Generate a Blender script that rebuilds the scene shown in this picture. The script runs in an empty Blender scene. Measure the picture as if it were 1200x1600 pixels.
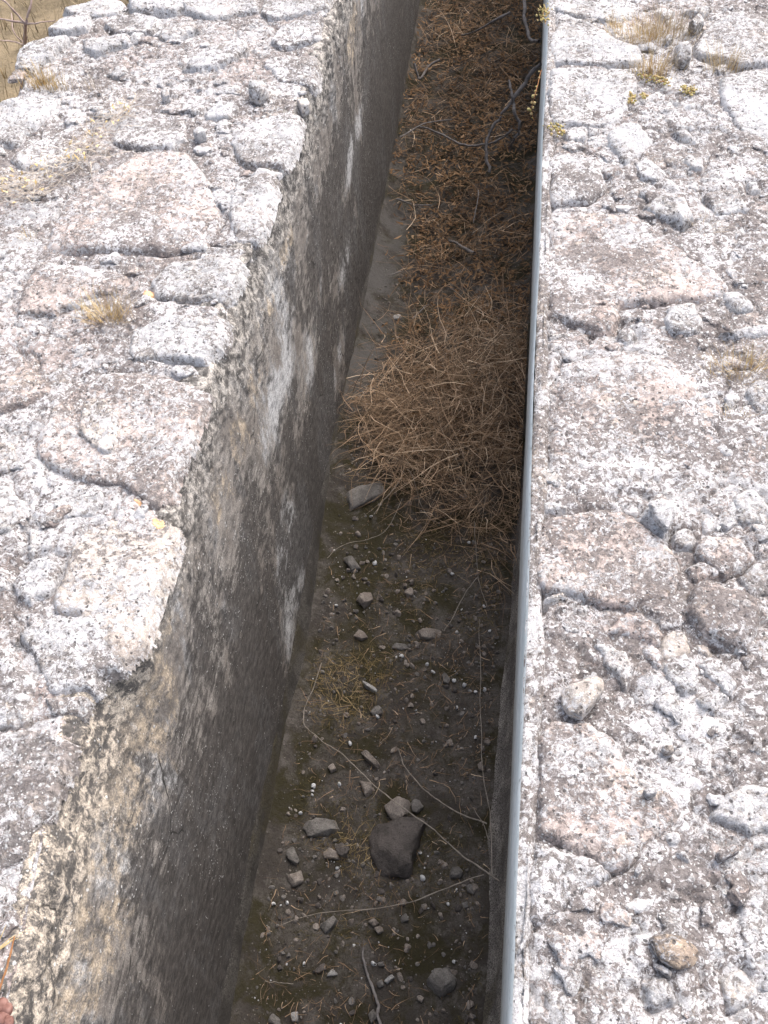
import bpy, bmesh, math, random
import numpy as np
from mathutils import Matrix, Vector

random.seed(7)
RNG = np.random.default_rng(11)
S = bpy.context.scene
COL = S.collection

# ------------------------------------------------------------------ camera
# world: Y runs along the channel, Z up, z = 0 is the top of the two walls
CAM_H = 1.5
FPX, CX, CY = 1556.0, 600.0, 800.0
AX = np.array([0.11756901, -0.78379342, 0.60979128])     # channel axis seen from the camera
DN = np.array([0.07831312, 0.61945524, 0.78111603])      # straight down seen from the camera
RT = np.array([0.98997201, 0.04408039, -0.13421005])
cam = bpy.data.cameras.new('camera')
cam.sensor_fit = 'VERTICAL'; cam.sensor_height = 36.0; cam.lens = 36.0 * FPX / 1600.0
cam.clip_start = 0.02; cam.clip_end = 500
camo = bpy.data.objects.new('camera', cam); COL.objects.link(camo)
M = Matrix(((RT[0], -RT[1], -RT[2], 0), (AX[0], -AX[1], -AX[2], 0), (-DN[0], DN[1], DN[2], CAM_H), (0, 0, 0, 1)))
camo.matrix_world = M
S.camera = camo

# ------------------------------------------------------------------ light
SUN_EL = math.radians(52)
SUN_AZ = math.radians(35)             # from +Y towards +X
W = bpy.data.worlds.new('World'); S.world = W; W.use_nodes = True
nt = W.node_tree; nt.nodes.clear()
sky = nt.nodes.new('ShaderNodeTexSky'); sky.sky_type = 'NISHITA'; sky.sun_disc = False
sky.sun_elevation = SUN_EL; sky.sun_rotation = SUN_AZ
sky.air_density = 1.0; sky.dust_density = 6.0; sky.ozone_density = 1.0
bg = nt.nodes.new('ShaderNodeBackground'); bg.inputs[1].default_value = 0.15
wo = nt.nodes.new('ShaderNodeOutputWorld')
hsv = nt.nodes.new('ShaderNodeHueSaturation'); hsv.inputs['Saturation'].default_value = .6      # thin cloud: the blue is washed out
nt.links.new(sky.outputs[0], hsv.inputs['Color']); nt.links.new(hsv.outputs[0], bg.inputs[0]); nt.links.new(bg.outputs[0], wo.inputs[0])
sun = bpy.data.lights.new('sun', 'SUN'); sun.energy = 0.9; sun.angle = math.radians(60); sun.color = (1, 0.95, 0.89)
suno = bpy.data.objects.new('sun', sun); COL.objects.link(suno)
d = Vector((math.sin(SUN_AZ) * math.cos(SUN_EL), math.cos(SUN_AZ) * math.cos(SUN_EL), math.sin(SUN_EL)))
suno.rotation_euler = d.to_track_quat('Z', 'Y').to_euler()
S.view_settings.view_transform = 'Standard'; S.view_settings.look = 'None'
S.view_settings.gamma = 1; S.view_settings.exposure = 1.36
S.cycles.max_bounces = 6; S.cycles.diffuse_bounces = 4

# ------------------------------------------------------------------ numbers
FLOOR = -1.22
XR = 0.016            # inner face of the right wall
XF = -0.668           # inner face of the left wall
Y0, Y1 = -1.6, 9.0    # near and far end of the walls

def at(px, py, z=0.0):
    """point of the plane at height z seen at a photo pixel"""
    v = np.array([px - CX, py - CY, FPX]); k = (CAM_H - z) / (v @ DN)
    return np.array([(v @ RT) * k, (v @ AX) * k, z])

def hash3(i, j, k, s):
    h = (i.astype(np.int64) * 374761393 + j.astype(np.int64) * 668265263 + k.astype(np.int64) * 2147483647 + s * 974634533) & 0xffffffff
    h = ((h ^ (h >> 13)) * 1274126177) & 0xffffffff
    h = ((h ^ (h >> 16)) * 2246822519) & 0xffffffff
    return ((h ^ (h >> 15)) & 0xffff) / 65535.0 * 2 - 1

def vn(x, y, z, s=0):
    i, j, k = np.floor(x), np.floor(y), np.floor(z)
    u, v, w = x - i, y - j, z - k
    u, v, w = u*u*(3-2*u), v*v*(3-2*v), w*w*(3-2*w)
    r = 0
    for a in (0, 1):
        for b in (0, 1):
            for c in (0, 1):
                r = r + hash3(i+a, j+b, k+c, s) * (u if a else 1-u) * (v if b else 1-v) * (w if c else 1-w)
    return r

def fbm(x, y, z=0.0, sc=1.0, oc=4, s=0, g=0.5):
    x = np.asarray(x, float); y = np.asarray(y, float); z = np.zeros_like(x) + z
    r = 0; a = 1.0; t = 0
    for o in range(oc):
        r = r + a * vn(x*sc + 17.3*o, y*sc + 5.1*o, z*sc + 9.7*o, s + o); t += a; a *= g; sc *= 2.03
    return r / t

def sstep(a, b, x):
    t = np.clip((x - a) / (b - a), 0, 1); return t*t*(3-2*t)

def mesh(name, v, f, mat=None, smooth=True, tone=None):
    me = bpy.data.meshes.new(name)
    v = np.asarray(v, np.float32); f = np.asarray(f, np.int32)
    me.vertices.add(len(v)); me.vertices.foreach_set('co', v.ravel())
    n = f.shape[1]
    me.loops.add(f.size); me.loops.foreach_set('vertex_index', f.ravel())
    me.polygons.add(len(f)); me.polygons.foreach_set('loop_start', np.arange(len(f), dtype=np.int32) * n)
    me.polygons.foreach_set('loop_total', np.full(len(f), n, np.int32))
    me.polygons.foreach_set('use_smooth', np.full(len(f), smooth, bool))
    me.update(calc_edges=True); me.validate()
    if tone is not None:
        a = me.attributes.new('tone', 'FLOAT', 'POINT'); a.data.foreach_set('value', np.asarray(tone, np.float32))
    if mat: me.materials.append(mat)
    return me

def link(name, me, parent=None, loc=(0, 0, 0), kind=None, label=None, cat=None, group=None):
    o = bpy.data.objects.new(name, me); COL.objects.link(o); o.location = loc
    if parent: o.parent = parent
    if kind: o['kind'] = kind
    if label: o['label'] = label
    if cat: o['category'] = cat
    if group: o['group'] = group
    return o

def grid_faces(nu, nv):
    i = np.arange(nu * nv).reshape(nu, nv)
    return np.stack([i[:-1, :-1], i[1:, :-1], i[1:, 1:], i[:-1, 1:]], -1).reshape(-1, 4)

_ico = {}
def ico(l):
    if l not in _ico:
        b = bmesh.new(); bmesh.ops.create_icosphere(b, subdivisions=l, radius=1)
        _ico[l] = (np.array([p.co[:] for p in b.verts]), np.array([[q.index for q in f.verts] for f in b.faces])); b.free()
    return _ico[l]

# ------------------------------------------------------------------ materials
class NT:
    def __init__(s, name, rough=0.9):
        s.m = bpy.data.materials.new(name); s.m.use_nodes = True; s.t = s.m.node_tree
        s.b = s.t.nodes['Principled BSDF']; s.b.inputs['Roughness'].default_value = rough
        s.b.inputs['Specular IOR Level'].default_value = 0.25
        g = s.t.nodes.new('ShaderNodeNewGeometry'); s.pos = g.outputs['Position']
    def n(s, t, **k):
        o = s.t.nodes.new(t)
        for a, b in k.items(): setattr(o, a, b)
        return o
    def put(s, sock, v):
        if hasattr(v, 'is_output'): s.t.links.new(v, sock)
        else: sock.default_value = v
    def math(s, op, a, b=0.0, c=0.0):
        o = s.n('ShaderNodeMath', operation=op)
        for q, v in zip(o.inputs, (a, b, c)): s.put(q, v)
        return o.outputs[0]
    def mapped(s, sc=(1, 1, 1), off=(0, 0, 0)):
        o = s.n('ShaderNodeMapping'); s.put(o.inputs['Vector'], s.pos)
        o.inputs['Scale'].default_value = sc; o.inputs['Location'].default_value = off
        return o.outputs[0]
    def noise(s, sc, det=6, ro=0.6, dist=0.0, vec=None):
        o = s.n('ShaderNodeTexNoise'); s.put(o.inputs['Vector'], vec if vec is not None else s.pos)
        o.inputs['Scale'].default_value = sc; o.inputs['Detail'].default_value = det
        o.inputs['Roughness'].default_value = ro; o.inputs['Distortion'].default_value = dist
        return o.outputs[0]
    def voro(s, sc, vec=None, feature='F1', out=None):
        o = s.n('ShaderNodeTexVoronoi', feature=feature); s.put(o.inputs['Vector'], vec if vec is not None else s.pos)
        o.inputs['Scale'].default_value = sc
        return o
    def step(s, v, a, b):
        o = s.n('ShaderNodeMapRange', interpolation_type='SMOOTHSTEP'); s.put(o.inputs[0], v)
        o.inputs[1].default_value = a; o.inputs[2].default_value = b
        return o.outputs[0]
    def mix(s, f, a, b, mode='MIX'):
        o = s.n('ShaderNodeMix', data_type='RGBA', blend_type=mode)
        s.put(o.inputs[0], f)
        for q, v in ((6, a), (7, b)):
            s.put(o.inputs[q], v if hasattr(v, 'is_output') else (*v, 1.0))
        return o.outputs[2]
    def warp(s, amt, sc):
        o = s.n('ShaderNodeTexNoise'); s.put(o.inputs['Vector'], s.pos)
        o.inputs['Scale'].default_value = sc; o.inputs['Detail'].default_value = 3
        a = s.n('ShaderNodeVectorMath', operation='MULTIPLY_ADD')
        s.put(a.inputs[0], o.outputs[1]); a.inputs[1].default_value = (amt,)*3; s.put(a.inputs[2], s.pos)
        return a.outputs[0]
    def spots(s, sc, keep, rad, vec=None, soft=0.12):
        """round spots: only a share of the cells, each with its own radius"""
        v = s.voro(sc, vec)
        sep = s.n('ShaderNodeSeparateColor'); s.put(sep.inputs[0], v.outputs['Color'])
        on = s.math('LESS_THAN', sep.outputs[0], keep)
        r = s.math('MULTIPLY_ADD', sep.outputs[1], rad * 0.8, rad * 0.2)
        d = s.math('SUBTRACT', r, v.outputs['Distance'])
        return s.math('MULTIPLY', s.step(d, 0.0, soft), on)
    def done(s, col, h=None, strength=0.6, dist=0.004):
        s.put(s.b.inputs['Base Color'], col)
        if h is not None:
            b = s.n('ShaderNodeBump'); b.inputs['Strength'].default_value = strength; b.inputs['Distance'].default_value = dist
            s.put(b.inputs['Height'], h); s.t.links.new(b.outputs[0], s.b.inputs['Normal'])
        return s.m

def stone_mat(name, c1, c2, white=0.5, dark=0.5, spot=0.35, off=0.0, orange=0.02):
    t = NT(name, 0.92)
    v = t.mapped(off=(off, off*1.7, off*0.6)); t.pos = v
    w = t.warp(0.010, 60)
    big = t.noise(4.2, 4, .55); big2 = t.noise(6.5, 4, .55, 0, t.mapped(off=(3, 8, 2)))
    base = t.mix(t.step(t.noise(8, 6, .65), .36, .64), c1, c2)
    base = t.mix(t.step(t.noise(70, 5, .7), .38, .68), base, tuple(x*0.66 for x in c1))
    mott = t.noise(24, 8, .72, .3, t.mapped(off=(4, 9, 6)))
    base = t.mix(t.step(mott, .40, .62), t.mix(.36, base, (.30, .235, .215)), base)
    base = t.mix(t.step(t.noise(13, 6, .7, 0, t.mapped(off=(8, 2, 3))), .54, .66), base, t.mix(.5, base, (.62, .53, .44)))
    fine = t.noise(420, 3, .75)
    gr = t.noise(170, 5, .8)
    # thin grey-black crust in fine flecks
    dn = t.noise(58, 9, .78, .5)
    dm = t.step(t.math('MULTIPLY_ADD', big, .62, dn), .815 - .15*dark, .895 - .15*dark)
    base = t.mix(t.math('MULTIPLY', dm, .84), base, t.mix(t.step(gr, .38, .62), (.050, .045, .046), (.26, .235, .228)))
    # white crust, broken up
    wn = t.noise(66, 10, .80, .7, t.mapped(off=(3.1, 7.7, 1.3)))
    wm = t.step(t.math('MULTIPLY_ADD', big2, .42, wn), .79 - .2*white, .86 - .2*white)
    base = t.mix(t.math('MULTIPLY', wm, .9), base, t.mix(t.step(gr, .36, .60), (.58, .565, .57), (.80, .80, .83)))
    # round lichen spots of several sizes
    s1 = t.spots(85, spot, .42, w); s2 = t.spots(170, spot*1.3, .44, w); s3 = t.spots(40, spot*.7, .38, w, .16)
    ring = t.math('MULTIPLY', s3, t.math('SUBTRACT', 1.0, t.math('MULTIPLY', t.step(s3, .5, .95), .75)))
    sp = t.math('MAXIMUM', s1, t.math('MAXIMUM', s2, ring))
    base = t.mix(t.math('MULTIPLY', sp, .9), base, (.80, .80, .80))
    d1 = t.spots(120, .31, .45, t.warp(.01, 80))
    base = t.mix(t.math('MULTIPLY', d1, .85), base, (.055, .052, .053))
    o1 = t.spots(24, orange, .35, t.mapped(off=(.9, .1, .4)), .25)
    base = t.mix(t.math('MULTIPLY', t.math('MULTIPLY', o1, t.step(fine, .4, .6)), .6), base, (.55, .33, .16))
    base = t.mix(t.step(fine, .38, .62), base, t.mix(.46, base, (.20, .178, .175)))
    h = t.math('ADD', t.math('MULTIPLY', wn, 1.2), t.math('MULTIPLY', sp, .3))
    h = t.math('SUBTRACT', h, t.math('MULTIPLY', dm, .4))
    h = t.math('SUBTRACT', h, t.math('MULTIPLY', d1, .4))
    h = t.math('MULTIPLY_ADD', fine, .45, h)
    return t.done(base, h, .9, .006)

M_PINK = stone_mat('pinkish limestone', (.62, .51, .465), (.70, .615, .575), .42, .36, .34, 0.0)
M_GREY = stone_mat('grey limestone', (.50, .46, .44), (.60, .57, .55), .60, .46, .40, 2.3)
M_WHITE = stone_mat('white limestone', (.56, .53, .50), (.63, .61, .595), .70, .44, .42, 5.1)
M_DARKL = stone_mat('lichen covered limestone', (.42, .38, .36), (.52, .49, .47), .48, .74, .55, 8.3)
M_MORTAR = stone_mat('weathered lime mortar', (.46, .385, .36), (.58, .515, .495), .48, .66, .44, 3.7, .01)
M_RIM = stone_mat('plaster rim', (.50, .43, .38), (.58, .53, .49), .5, .62, .3, 6.9)
M_CLEAN = stone_mat('freshly broken limestone', (.70, .62, .55), (.76, .70, .65), .42, .0, .10, 4.4, 0.0)
M_OCHRE = stone_mat('ochre limestone', (.58, .45, .33), (.66, .55, .43), .22, .06, .03, 1.9, 0.0)

def plaster_left():
    t = NT('stained lime plaster', .85)
    P = t.pos
    sep = t.n('ShaderNodeSeparateXYZ'); t.put(sep.inputs[0], P); Z = sep.outputs[2]
    n1 = t.noise(4, 9, .68, .5); n2 = t.noise(16, 9, .75, .4, t.mapped((1, 1, .8), (2, 5, 1)))
    n3 = t.noise(85, 7, .78, 0, t.mapped((1, .5, 1))); n4 = t.noise(42, 9, .80, .4, t.mapped((1, .42, 1)))
    fine = t.noise(300, 4, .75)
    drip = t.noise(8, 8, .7, .3, t.mapped((1, 1, .30), (1, 2, 3)))
    base = t.mix(t.step(n1, .38, .62), (.25, .222, .20), (.44, .41, .38))
    base = t.mix(t.step(n4, .44, .58), base, t.mix(.68, base, (.11, .10, .095)))
    # beige undercoat where the skin has come off, mostly high on the wall
    Y = sep.outputs[1]
    def blot(y0, z0, ry, rz):
        a = t.math('DIVIDE', t.math('SUBTRACT', Y, y0), ry); b = t.math('DIVIDE', t.math('SUBTRACT', Z, z0), rz)
        return t.math('EXPONENT', t.math('MULTIPLY', t.math('ADD', t.math('MULTIPLY', a, a), t.math('MULTIPLY', b, b)), -1.0))
    def blots(l):
        o = blot(*l[0])
        for q in l[1:]: o = t.math('MAXIMUM', o, blot(*q))
        return o
    limy = blots([(1.68, -.82, .16, .13), (1.62, -.98, .22, .20), (2.6, -.95, .25, .10), (1.88, -.42, .22, .10), (2.22, -.62, .22, .12), (3.0, -.76, .3, .10), (2.0, -.08, .35, .06), (3.4, -.55, .35, .08)])
    sooty = blots([(2.28, -.88, .30, .12), (1.20, -.82, .24, .18), (.80, -.86, .35, .24), (3.9, -.75, .6, .25), (2.85, -.42, .35, .10)])
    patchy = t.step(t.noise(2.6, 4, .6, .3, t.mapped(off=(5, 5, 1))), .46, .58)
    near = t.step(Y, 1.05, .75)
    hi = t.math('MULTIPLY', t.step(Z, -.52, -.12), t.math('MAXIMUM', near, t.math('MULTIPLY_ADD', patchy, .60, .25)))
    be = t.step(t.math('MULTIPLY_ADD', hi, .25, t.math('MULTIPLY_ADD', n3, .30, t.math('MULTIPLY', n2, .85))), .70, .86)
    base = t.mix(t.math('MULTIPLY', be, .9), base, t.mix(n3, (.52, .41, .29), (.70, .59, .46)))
    # bare bluish white lime patches
    wp = t.step(t.math('MULTIPLY_ADD', limy, .10, t.math('MULTIPLY_ADD', n4, .26, t.math('MULTIPLY_ADD', drip, .5, t.math('MULTIPLY', t.noise(5, 8, .65, .5, t.mapped((1, 1, .5), (9, 1, 4))), .42)))), .600, .685)
    base = t.mix(t.math('MULTIPLY', wp, .85), base, t.mix(t.step(n3, .36, .58), (.36, .36, .37), (.72, .725, .74)))
    # black film
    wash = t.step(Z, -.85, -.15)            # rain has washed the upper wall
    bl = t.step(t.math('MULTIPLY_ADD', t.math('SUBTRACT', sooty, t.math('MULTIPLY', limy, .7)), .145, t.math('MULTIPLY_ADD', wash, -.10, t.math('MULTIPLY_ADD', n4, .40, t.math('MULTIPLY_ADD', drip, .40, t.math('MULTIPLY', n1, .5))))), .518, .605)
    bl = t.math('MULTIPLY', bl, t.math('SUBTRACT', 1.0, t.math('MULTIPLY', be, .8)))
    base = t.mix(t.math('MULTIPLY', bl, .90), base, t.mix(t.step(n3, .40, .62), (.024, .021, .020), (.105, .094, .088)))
    # rough lichen band near the top
    tz = t.step(t.math('MULTIPLY_ADD', t.noise(4, 6, .65), .32, Z), -.03, .05)
    rb = t.mix(t.step(t.noise(38, 9, .78, .4), .44, .58), (.115, .106, .10), t.mix(near, (.54, .50, .46), (.68, .59, .49)))
    base = t.mix(tz, base, rb)
    w = t.warp(.010, 50)
    sp = t.math('MAXIMUM', t.spots(70, .16, .32, w), t.spots(150, .26, .36, w))
    base = t.mix(t.math('MULTIPLY', sp, .8), base, (.74, .73, .72))
    dk = t.spots(110, .2, .4, t.mapped(off=(.2, .3, .4)))
    base = t.mix(t.math('MULTIPLY', dk, .7), base, (.05, .047, .045))
    base = t.mix(t.step(fine, .40, .60), base, t.mix(.52, base, (.05, .046, .044)))
    ck = t.voro(1.7, t.warp(.16, 5), 'DISTANCE_TO_EDGE')
    crack = t.math('MULTIPLY', t.step(ck.outputs[0], .005, .0015), t.step(t.noise(3.3, 3, .5, 0, t.mapped(off=(6, 1, 8))), .56, .61))
    base = t.mix(t.math('MULTIPLY', crack, .85), base, (.02, .018, .017))
    h = t.math('MULTIPLY_ADD', be, -.4, t.math('ADD', t.math('MULTIPLY', n4, 1.2), t.math('MULTIPLY', fine, .5)))
    h = t.math('MULTIPLY_ADD', sp, .4, h)
    return t.done(base, h, .8, .005)
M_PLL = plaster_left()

def plaster_right():
    t = NT('pale lime plaster', .8)
    n1 = t.noise(6, 6, .6); n3 = t.noise(50, 6, .7)
    base = t.mix(t.step(n1, .4, .62), (.58, .62, .62), (.70, .73, .73))
    base = t.mix(t.math('MULTIPLY', t.step(n3, .55, .68), .6), base, (.14, .14, .14))
    return t.done(base, n3, .4, .003)
M_PLR = plaster_right()

def moulding_mat(k=1.0):
    t = NT('algae stained mortar', .85)
    n1 = t.noise(8, 7, .65, .4); n3 = t.noise(80, 5, .7)
    base = t.mix(t.step(n1, .42, .6), (.060*k, .055*k, .051*k), (.12*k, .111*k, .101*k))
    base = t.mix(t.math('MULTIPLY', t.step(t.noise(4, 5, .6, 0, t.mapped(off=(4, 4, 4))), .5, .64), .7), base, (.075, .062, .028))
    base = t.mix(t.math('MULTIPLY', t.spots(90, .1, .3), .6), base, (.45, .45, .45))
    base = t.mix(t.step(t.noise(260, 4, .75), .4, .62), base, (.04, .036, .032))
    return t.done(base, t.math('ADD', n3, t.noise(30, 6, .7)), .9, .006)
M_MOULD = moulding_mat(); M_MOULDR = moulding_mat(3.4)

def soil_mat():
    t = NT('dark gritty soil', .95)
    n1 = t.noise(6, 7, .65, .3); n3 = t.noise(60, 8, .75)
    base = t.mix(t.step(n1, .4, .6), (.044, .038, .034), (.080, .071, .063))
    base = t.mix(t.step(n3, .45, .62), base, (.05, .043, .036))
    ms = t.step(t.math('MULTIPLY_ADD', n3, .2, t.noise(6.5, 8, .70, .5, t.mapped(off=(7, 2, 5)))), .54, .70)
    base = t.mix(t.step(t.noise(16, 7, .7, 0, t.mapped(off=(1, 8, 3))), .5, .64), base, (.10, .09, .082))
    base = t.mix(t.math('MULTIPLY', ms, .92), base, (.028, .024, .009))
    g = t.spots(130, .16, .4)
    base = t.mix(t.math('MULTIPLY', g, .6), base, (.22, .20, .185))
    base = t.mix(t.step(t.noise(240, 4, .7), .45, .65), base, t.mix(.5, base, (.02, .017, .014)))
    h = t.math('ADD', n3, t.math('MULTIPLY', g, .4))
    sx = t.n('ShaderNodeSeparateXYZ'); t.put(sx.inputs[0], t.pos)
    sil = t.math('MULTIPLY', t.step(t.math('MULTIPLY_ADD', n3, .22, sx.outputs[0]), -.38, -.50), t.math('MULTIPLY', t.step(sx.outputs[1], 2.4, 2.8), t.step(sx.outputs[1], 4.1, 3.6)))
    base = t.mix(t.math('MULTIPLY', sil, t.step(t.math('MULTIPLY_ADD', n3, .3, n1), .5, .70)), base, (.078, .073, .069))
    return t.done(base, h, .9, .008)
M_SOIL = soil_mat()

def rock_mat(name, a, b, off=0):
    t = NT(name, .9); t.pos = t.mapped(off=(off, off, off))
    n1 = t.noise(18, 7, .65, .3); n3 = t.noise(120, 6, .7)
    base = t.mix(t.step(n1, .38, .62), a, b)
    base = t.mix(t.math('MULTIPLY', t.step(n3, .52, .68), .6), base, tuple(x*.35 for x in a))
    base = t.mix(t.math('MULTIPLY', t.spots(110, .15, .35), .5), base, tuple(min(.8, x*1.5) for x in b))
    n4 = t.noise(330, 4, .75)
    base = t.mix(t.step(n4, .40, .62), base, t.mix(.45, base, (.03, .026, .023)))
    return t.done(base, t.math('ADD', t.math('ADD', n1, n3), t.math('MULTIPLY', n4, .6)), .9, .005)
M_FR = [rock_mat('dusty grey rock', (.135, .125, .117), (.22, .206, .193)), rock_mat('dusty beige rock', (.215, .183, .16), (.31, .272, .243), 3),
        rock_mat('dark brown rock', (.075, .066, .061), (.12, .105, .098), 6), rock_mat('chalky grey rock', (.33, .325, .32), (.42, .41, .40), 9)]
M_SHELL = rock_mat('bleached shell', (.62, .62, .63), (.74, .74, .75), 2)

def tone_mat(name, stops, rough=.8, var=0.0):
    t = NT(name, rough)
    a = t.n('ShaderNodeAttribute', attribute_name='tone')
    r = t.n('ShaderNodeValToRGB'); e = r.color_ramp.elements
    e[0].position, e[0].color = 0, (*stops[0], 1); e[1].position, e[1].color = 1, (*stops[-1], 1)
    for i, c in enumerate(stops[1:-1]):
        q = e.new((i+1)/(len(stops)-1)); q.color = (*c, 1)
    t.put(r.inputs[0], a.outputs['Fac'])
    return t.done(r.outputs[0])
M_STRAW = tone_mat('brown dead straw', [(.055, .036, .023), (.17, .110, .066), (.33, .225, .145), (.64, .50, .36)])
M_LITTER = tone_mat('rusty leaf litter', [(.035, .021, .013), (.11, .060, .028), (.18, .102, .048), (.29, .19, .11)])
M_TUFT = tone_mat('bleached yellow straw', [(.24, .15, .065), (.44, .31, .14), (.56, .43, .22), (.64, .52, .33)])
M_GREYST = tone_mat('grey dead stems', [(.24, .20, .17), (.40, .34, .28), (.52, .46, .40), (.56, .42, .22)])
M_MOSS = tone_mat('brown moss and wiry weed', [(.040, .033, .010), (.085, .066, .024), (.19, .135, .06), (.32, .24, .13)])
M_FIELD = tone_mat('dry field grass', [(.12, .095, .055), (.21, .165, .10), (.28, .225, .14), (.15, .14, .07)])
M_SEDUM = tone_mat('yellow stonecrop leaves', [(.24, .20, .07), (.42, .36, .15), (.48, .37, .18), (.36, .25, .12)])
M_ORANGE = tone_mat('orange lichen', [(.50, .28, .15), (.58, .36, .22), (.46, .36, .20)])
M_REDBUD = tone_mat('dull red plant skin', [(.10, .045, .035), (.17, .085, .07), (.24, .14, .12)], .7)

def wood_mat(name, a, b):
    t = NT(name, .85)
    n = t.noise(40, 6, .7)
    return t.done(t.mix(t.step(n, .35, .65), a, b), t.noise(160, 4, .7), .5, .002)
M_VINE = wood_mat('pale dry stem', (.17, .147, .125), (.29, .255, .22))
M_BRANCH = wood_mat('grey dead wood', (.10, .09, .088), (.20, .185, .18))
M_RUST = wood_mat('reddish brown stalk', (.34, .15, .06), (.46, .22, .10))
M_SHRUB = wood_mat('mauve grey dead wood', (.30, .22, .20), (.42, .33, .30))

def ground_mat():
    t = NT('dry grassy ground', .95)
    n = t.noise(3, 8, .7)
    return t.done(t.mix(t.step(n, .4, .6), (.14, .11, .07), (.23, .18, .115)), t.noise(40, 6, .7), .8, .02)
M_GROUND = ground_mat()

# ------------------------------------------------------------------ setting: ground and channel floor
def ground():
    g = -0.95
    b = []
    for (x0, x1, y0, y1) in ((-60, -1.35, -60, 60), (0.95, 60, -60, 60), (-1.35, 0.95, Y1+1.2, 60), (-1.35, 0.95, -60, Y0-1.2)):
        b.append((x0, x1, y0, y1))
    v = []; f = []
    for (x0, x1, y0, y1) in b:
        i = len(v); v += [(x0, y0, g), (x1, y0, g), (x1, y1, g), (x0, y1, g)]; f.append((i, i+1, i+2, i+3))
    link('ground', mesh('ground', v, f, M_GROUND), kind='structure')
ground()

def floor_z(x, y):
    x = np.asarray(x, float); y = np.asarray(y, float)
    z = FLOOR + .016 * fbm(x, y, 0, 3, 4, 5) + .006 * fbm(x, y, 0, 18, 3, 9)
    z = z + .10 * sstep(1.9, 2.9, y) * (.35 + .65 * sstep(-.55, -.2, x)) + .05 * sstep(-.5, .1, x) * sstep(2.0, 2.6, y)
    z = z + .03 * np.exp(-((y - 2.4) / .6)**2) + .04 * sstep(3.5, 6, y)
    z = z + .055 * np.exp(-np.maximum(x - XF, 0) / .045) * (1 - .75*np.exp(-((y - 1.55)/.35)**2)) + .025 * np.exp(-np.maximum(XR - x, 0) / .05) * sstep(1.2, 1.9, y)
    e = np.maximum(sstep(Y1, Y1+1.2, y), sstep(-Y0, -Y0+1.2, -y))
    return z * (1-e) + (-.955) * e

ys = np.concatenate([np.linspace(Y0-1.25, .2, 60), np.arange(.21, 2.6, .009), np.arange(2.61, 6.5, .02), np.linspace(6.55, Y1+1.25, 60)])
xs = np.arange(XF-.03, XR+.04, .009)
X, Y = np.meshgrid(xs, ys, indexing='ij')
Zf = floor_z(X, Y)
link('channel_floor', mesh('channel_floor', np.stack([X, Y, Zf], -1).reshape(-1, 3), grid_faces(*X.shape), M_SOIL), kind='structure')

# ------------------------------------------------------------------ the two walls
LEDGE_Y = np.array([-2, .25, .355, .61, .745, .86, 1.08, 1.26, 1.49, 1.7, 1.96, 2.34, 2.8, 3.3, 9.1])
LEDGE_X = np.array([-.69, -.685, -.70, -.722, -.722, -.668, -.664, -.695, -.692, -.69, -.684, -.676, -.664, -.658, -.66])
def ledge(y): return np.interp(y, LEDGE_Y, LEDGE_X) + .010 * fbm(y, np.zeros_like(y), 0, 14, 4, 31)
# left wall's outer edge, broken and irregular
def lout(y): return np.interp(y, [0, 2.3, 2.7, 2.8, 2.9, 3.0, 3.12, 3.23, 3.3, 3.5, 9], [-1.74, -1.70, -1.64, -1.63, -1.66, -1.66, -1.63, -1.59, -1.36, -1.30, -1.28]) + .03 * fbm(y, np.zeros_like(y), 0, 5, 4, 41)

def bed_z(x, y):
    x = np.asarray(x, float); y = np.asarray(y, float)
    r = np.abs(fbm(x, y, 3, 13, 4, 59, .6))
    return -.007 + .009 * fbm(x, y, 0, 5, 4, 51) + .0075 * fbm(x, y, 0, 26, 4, 57, .62) + .0036 * fbm(x, y, 0, 90, 3, 58, .6) - .009 * sstep(.08, .0, r)

YW = np.concatenate([np.linspace(Y0, .1, 40), np.arange(.105, 3.6, .0052), np.linspace(3.62, Y1, 110)])

wall_left = link('stone_wall', None, loc=(-1.15, 3, -.95),
                 label='wide ruined stone wall on the left, its inner face of stained plaster in view', cat='wall', group='walls of the channel')
wall_right = link('stone_wall', None, loc=(.6, 3, -.95),
                  label='flat topped stone wall on the right of the channel, with a pale plaster lip', cat='wall', group='walls of the channel')

def wpart(name, me, wall, kind=None, label=None):
    """a part modelled in world coordinates, hung on its wall"""
    o = link(name, me, wall, kind=kind, label=label)
    o.location = [-c for c in wall.location]
    return o

def groove(X, Y, Z):
    """the mortar has weathered back from the edges of the stones"""
    for P in OCC:
        lo, hi = P.min(0) - .05, P.max(0) + .05
        k = (X > lo[0]) & (X < hi[0]) & (Y > lo[1]) & (Y < hi[1])
        if not k.any(): continue
        x, y = X[k], Y[k]; D = sdf(P, x, y)
        a = sstep(-.1, .45, fbm(x, y, len(P), 8, 3, 97))
        Z[k] -= (.001 + .011 * a) * np.exp(-((D + .002) / .011)**2)
    return Z

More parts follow.
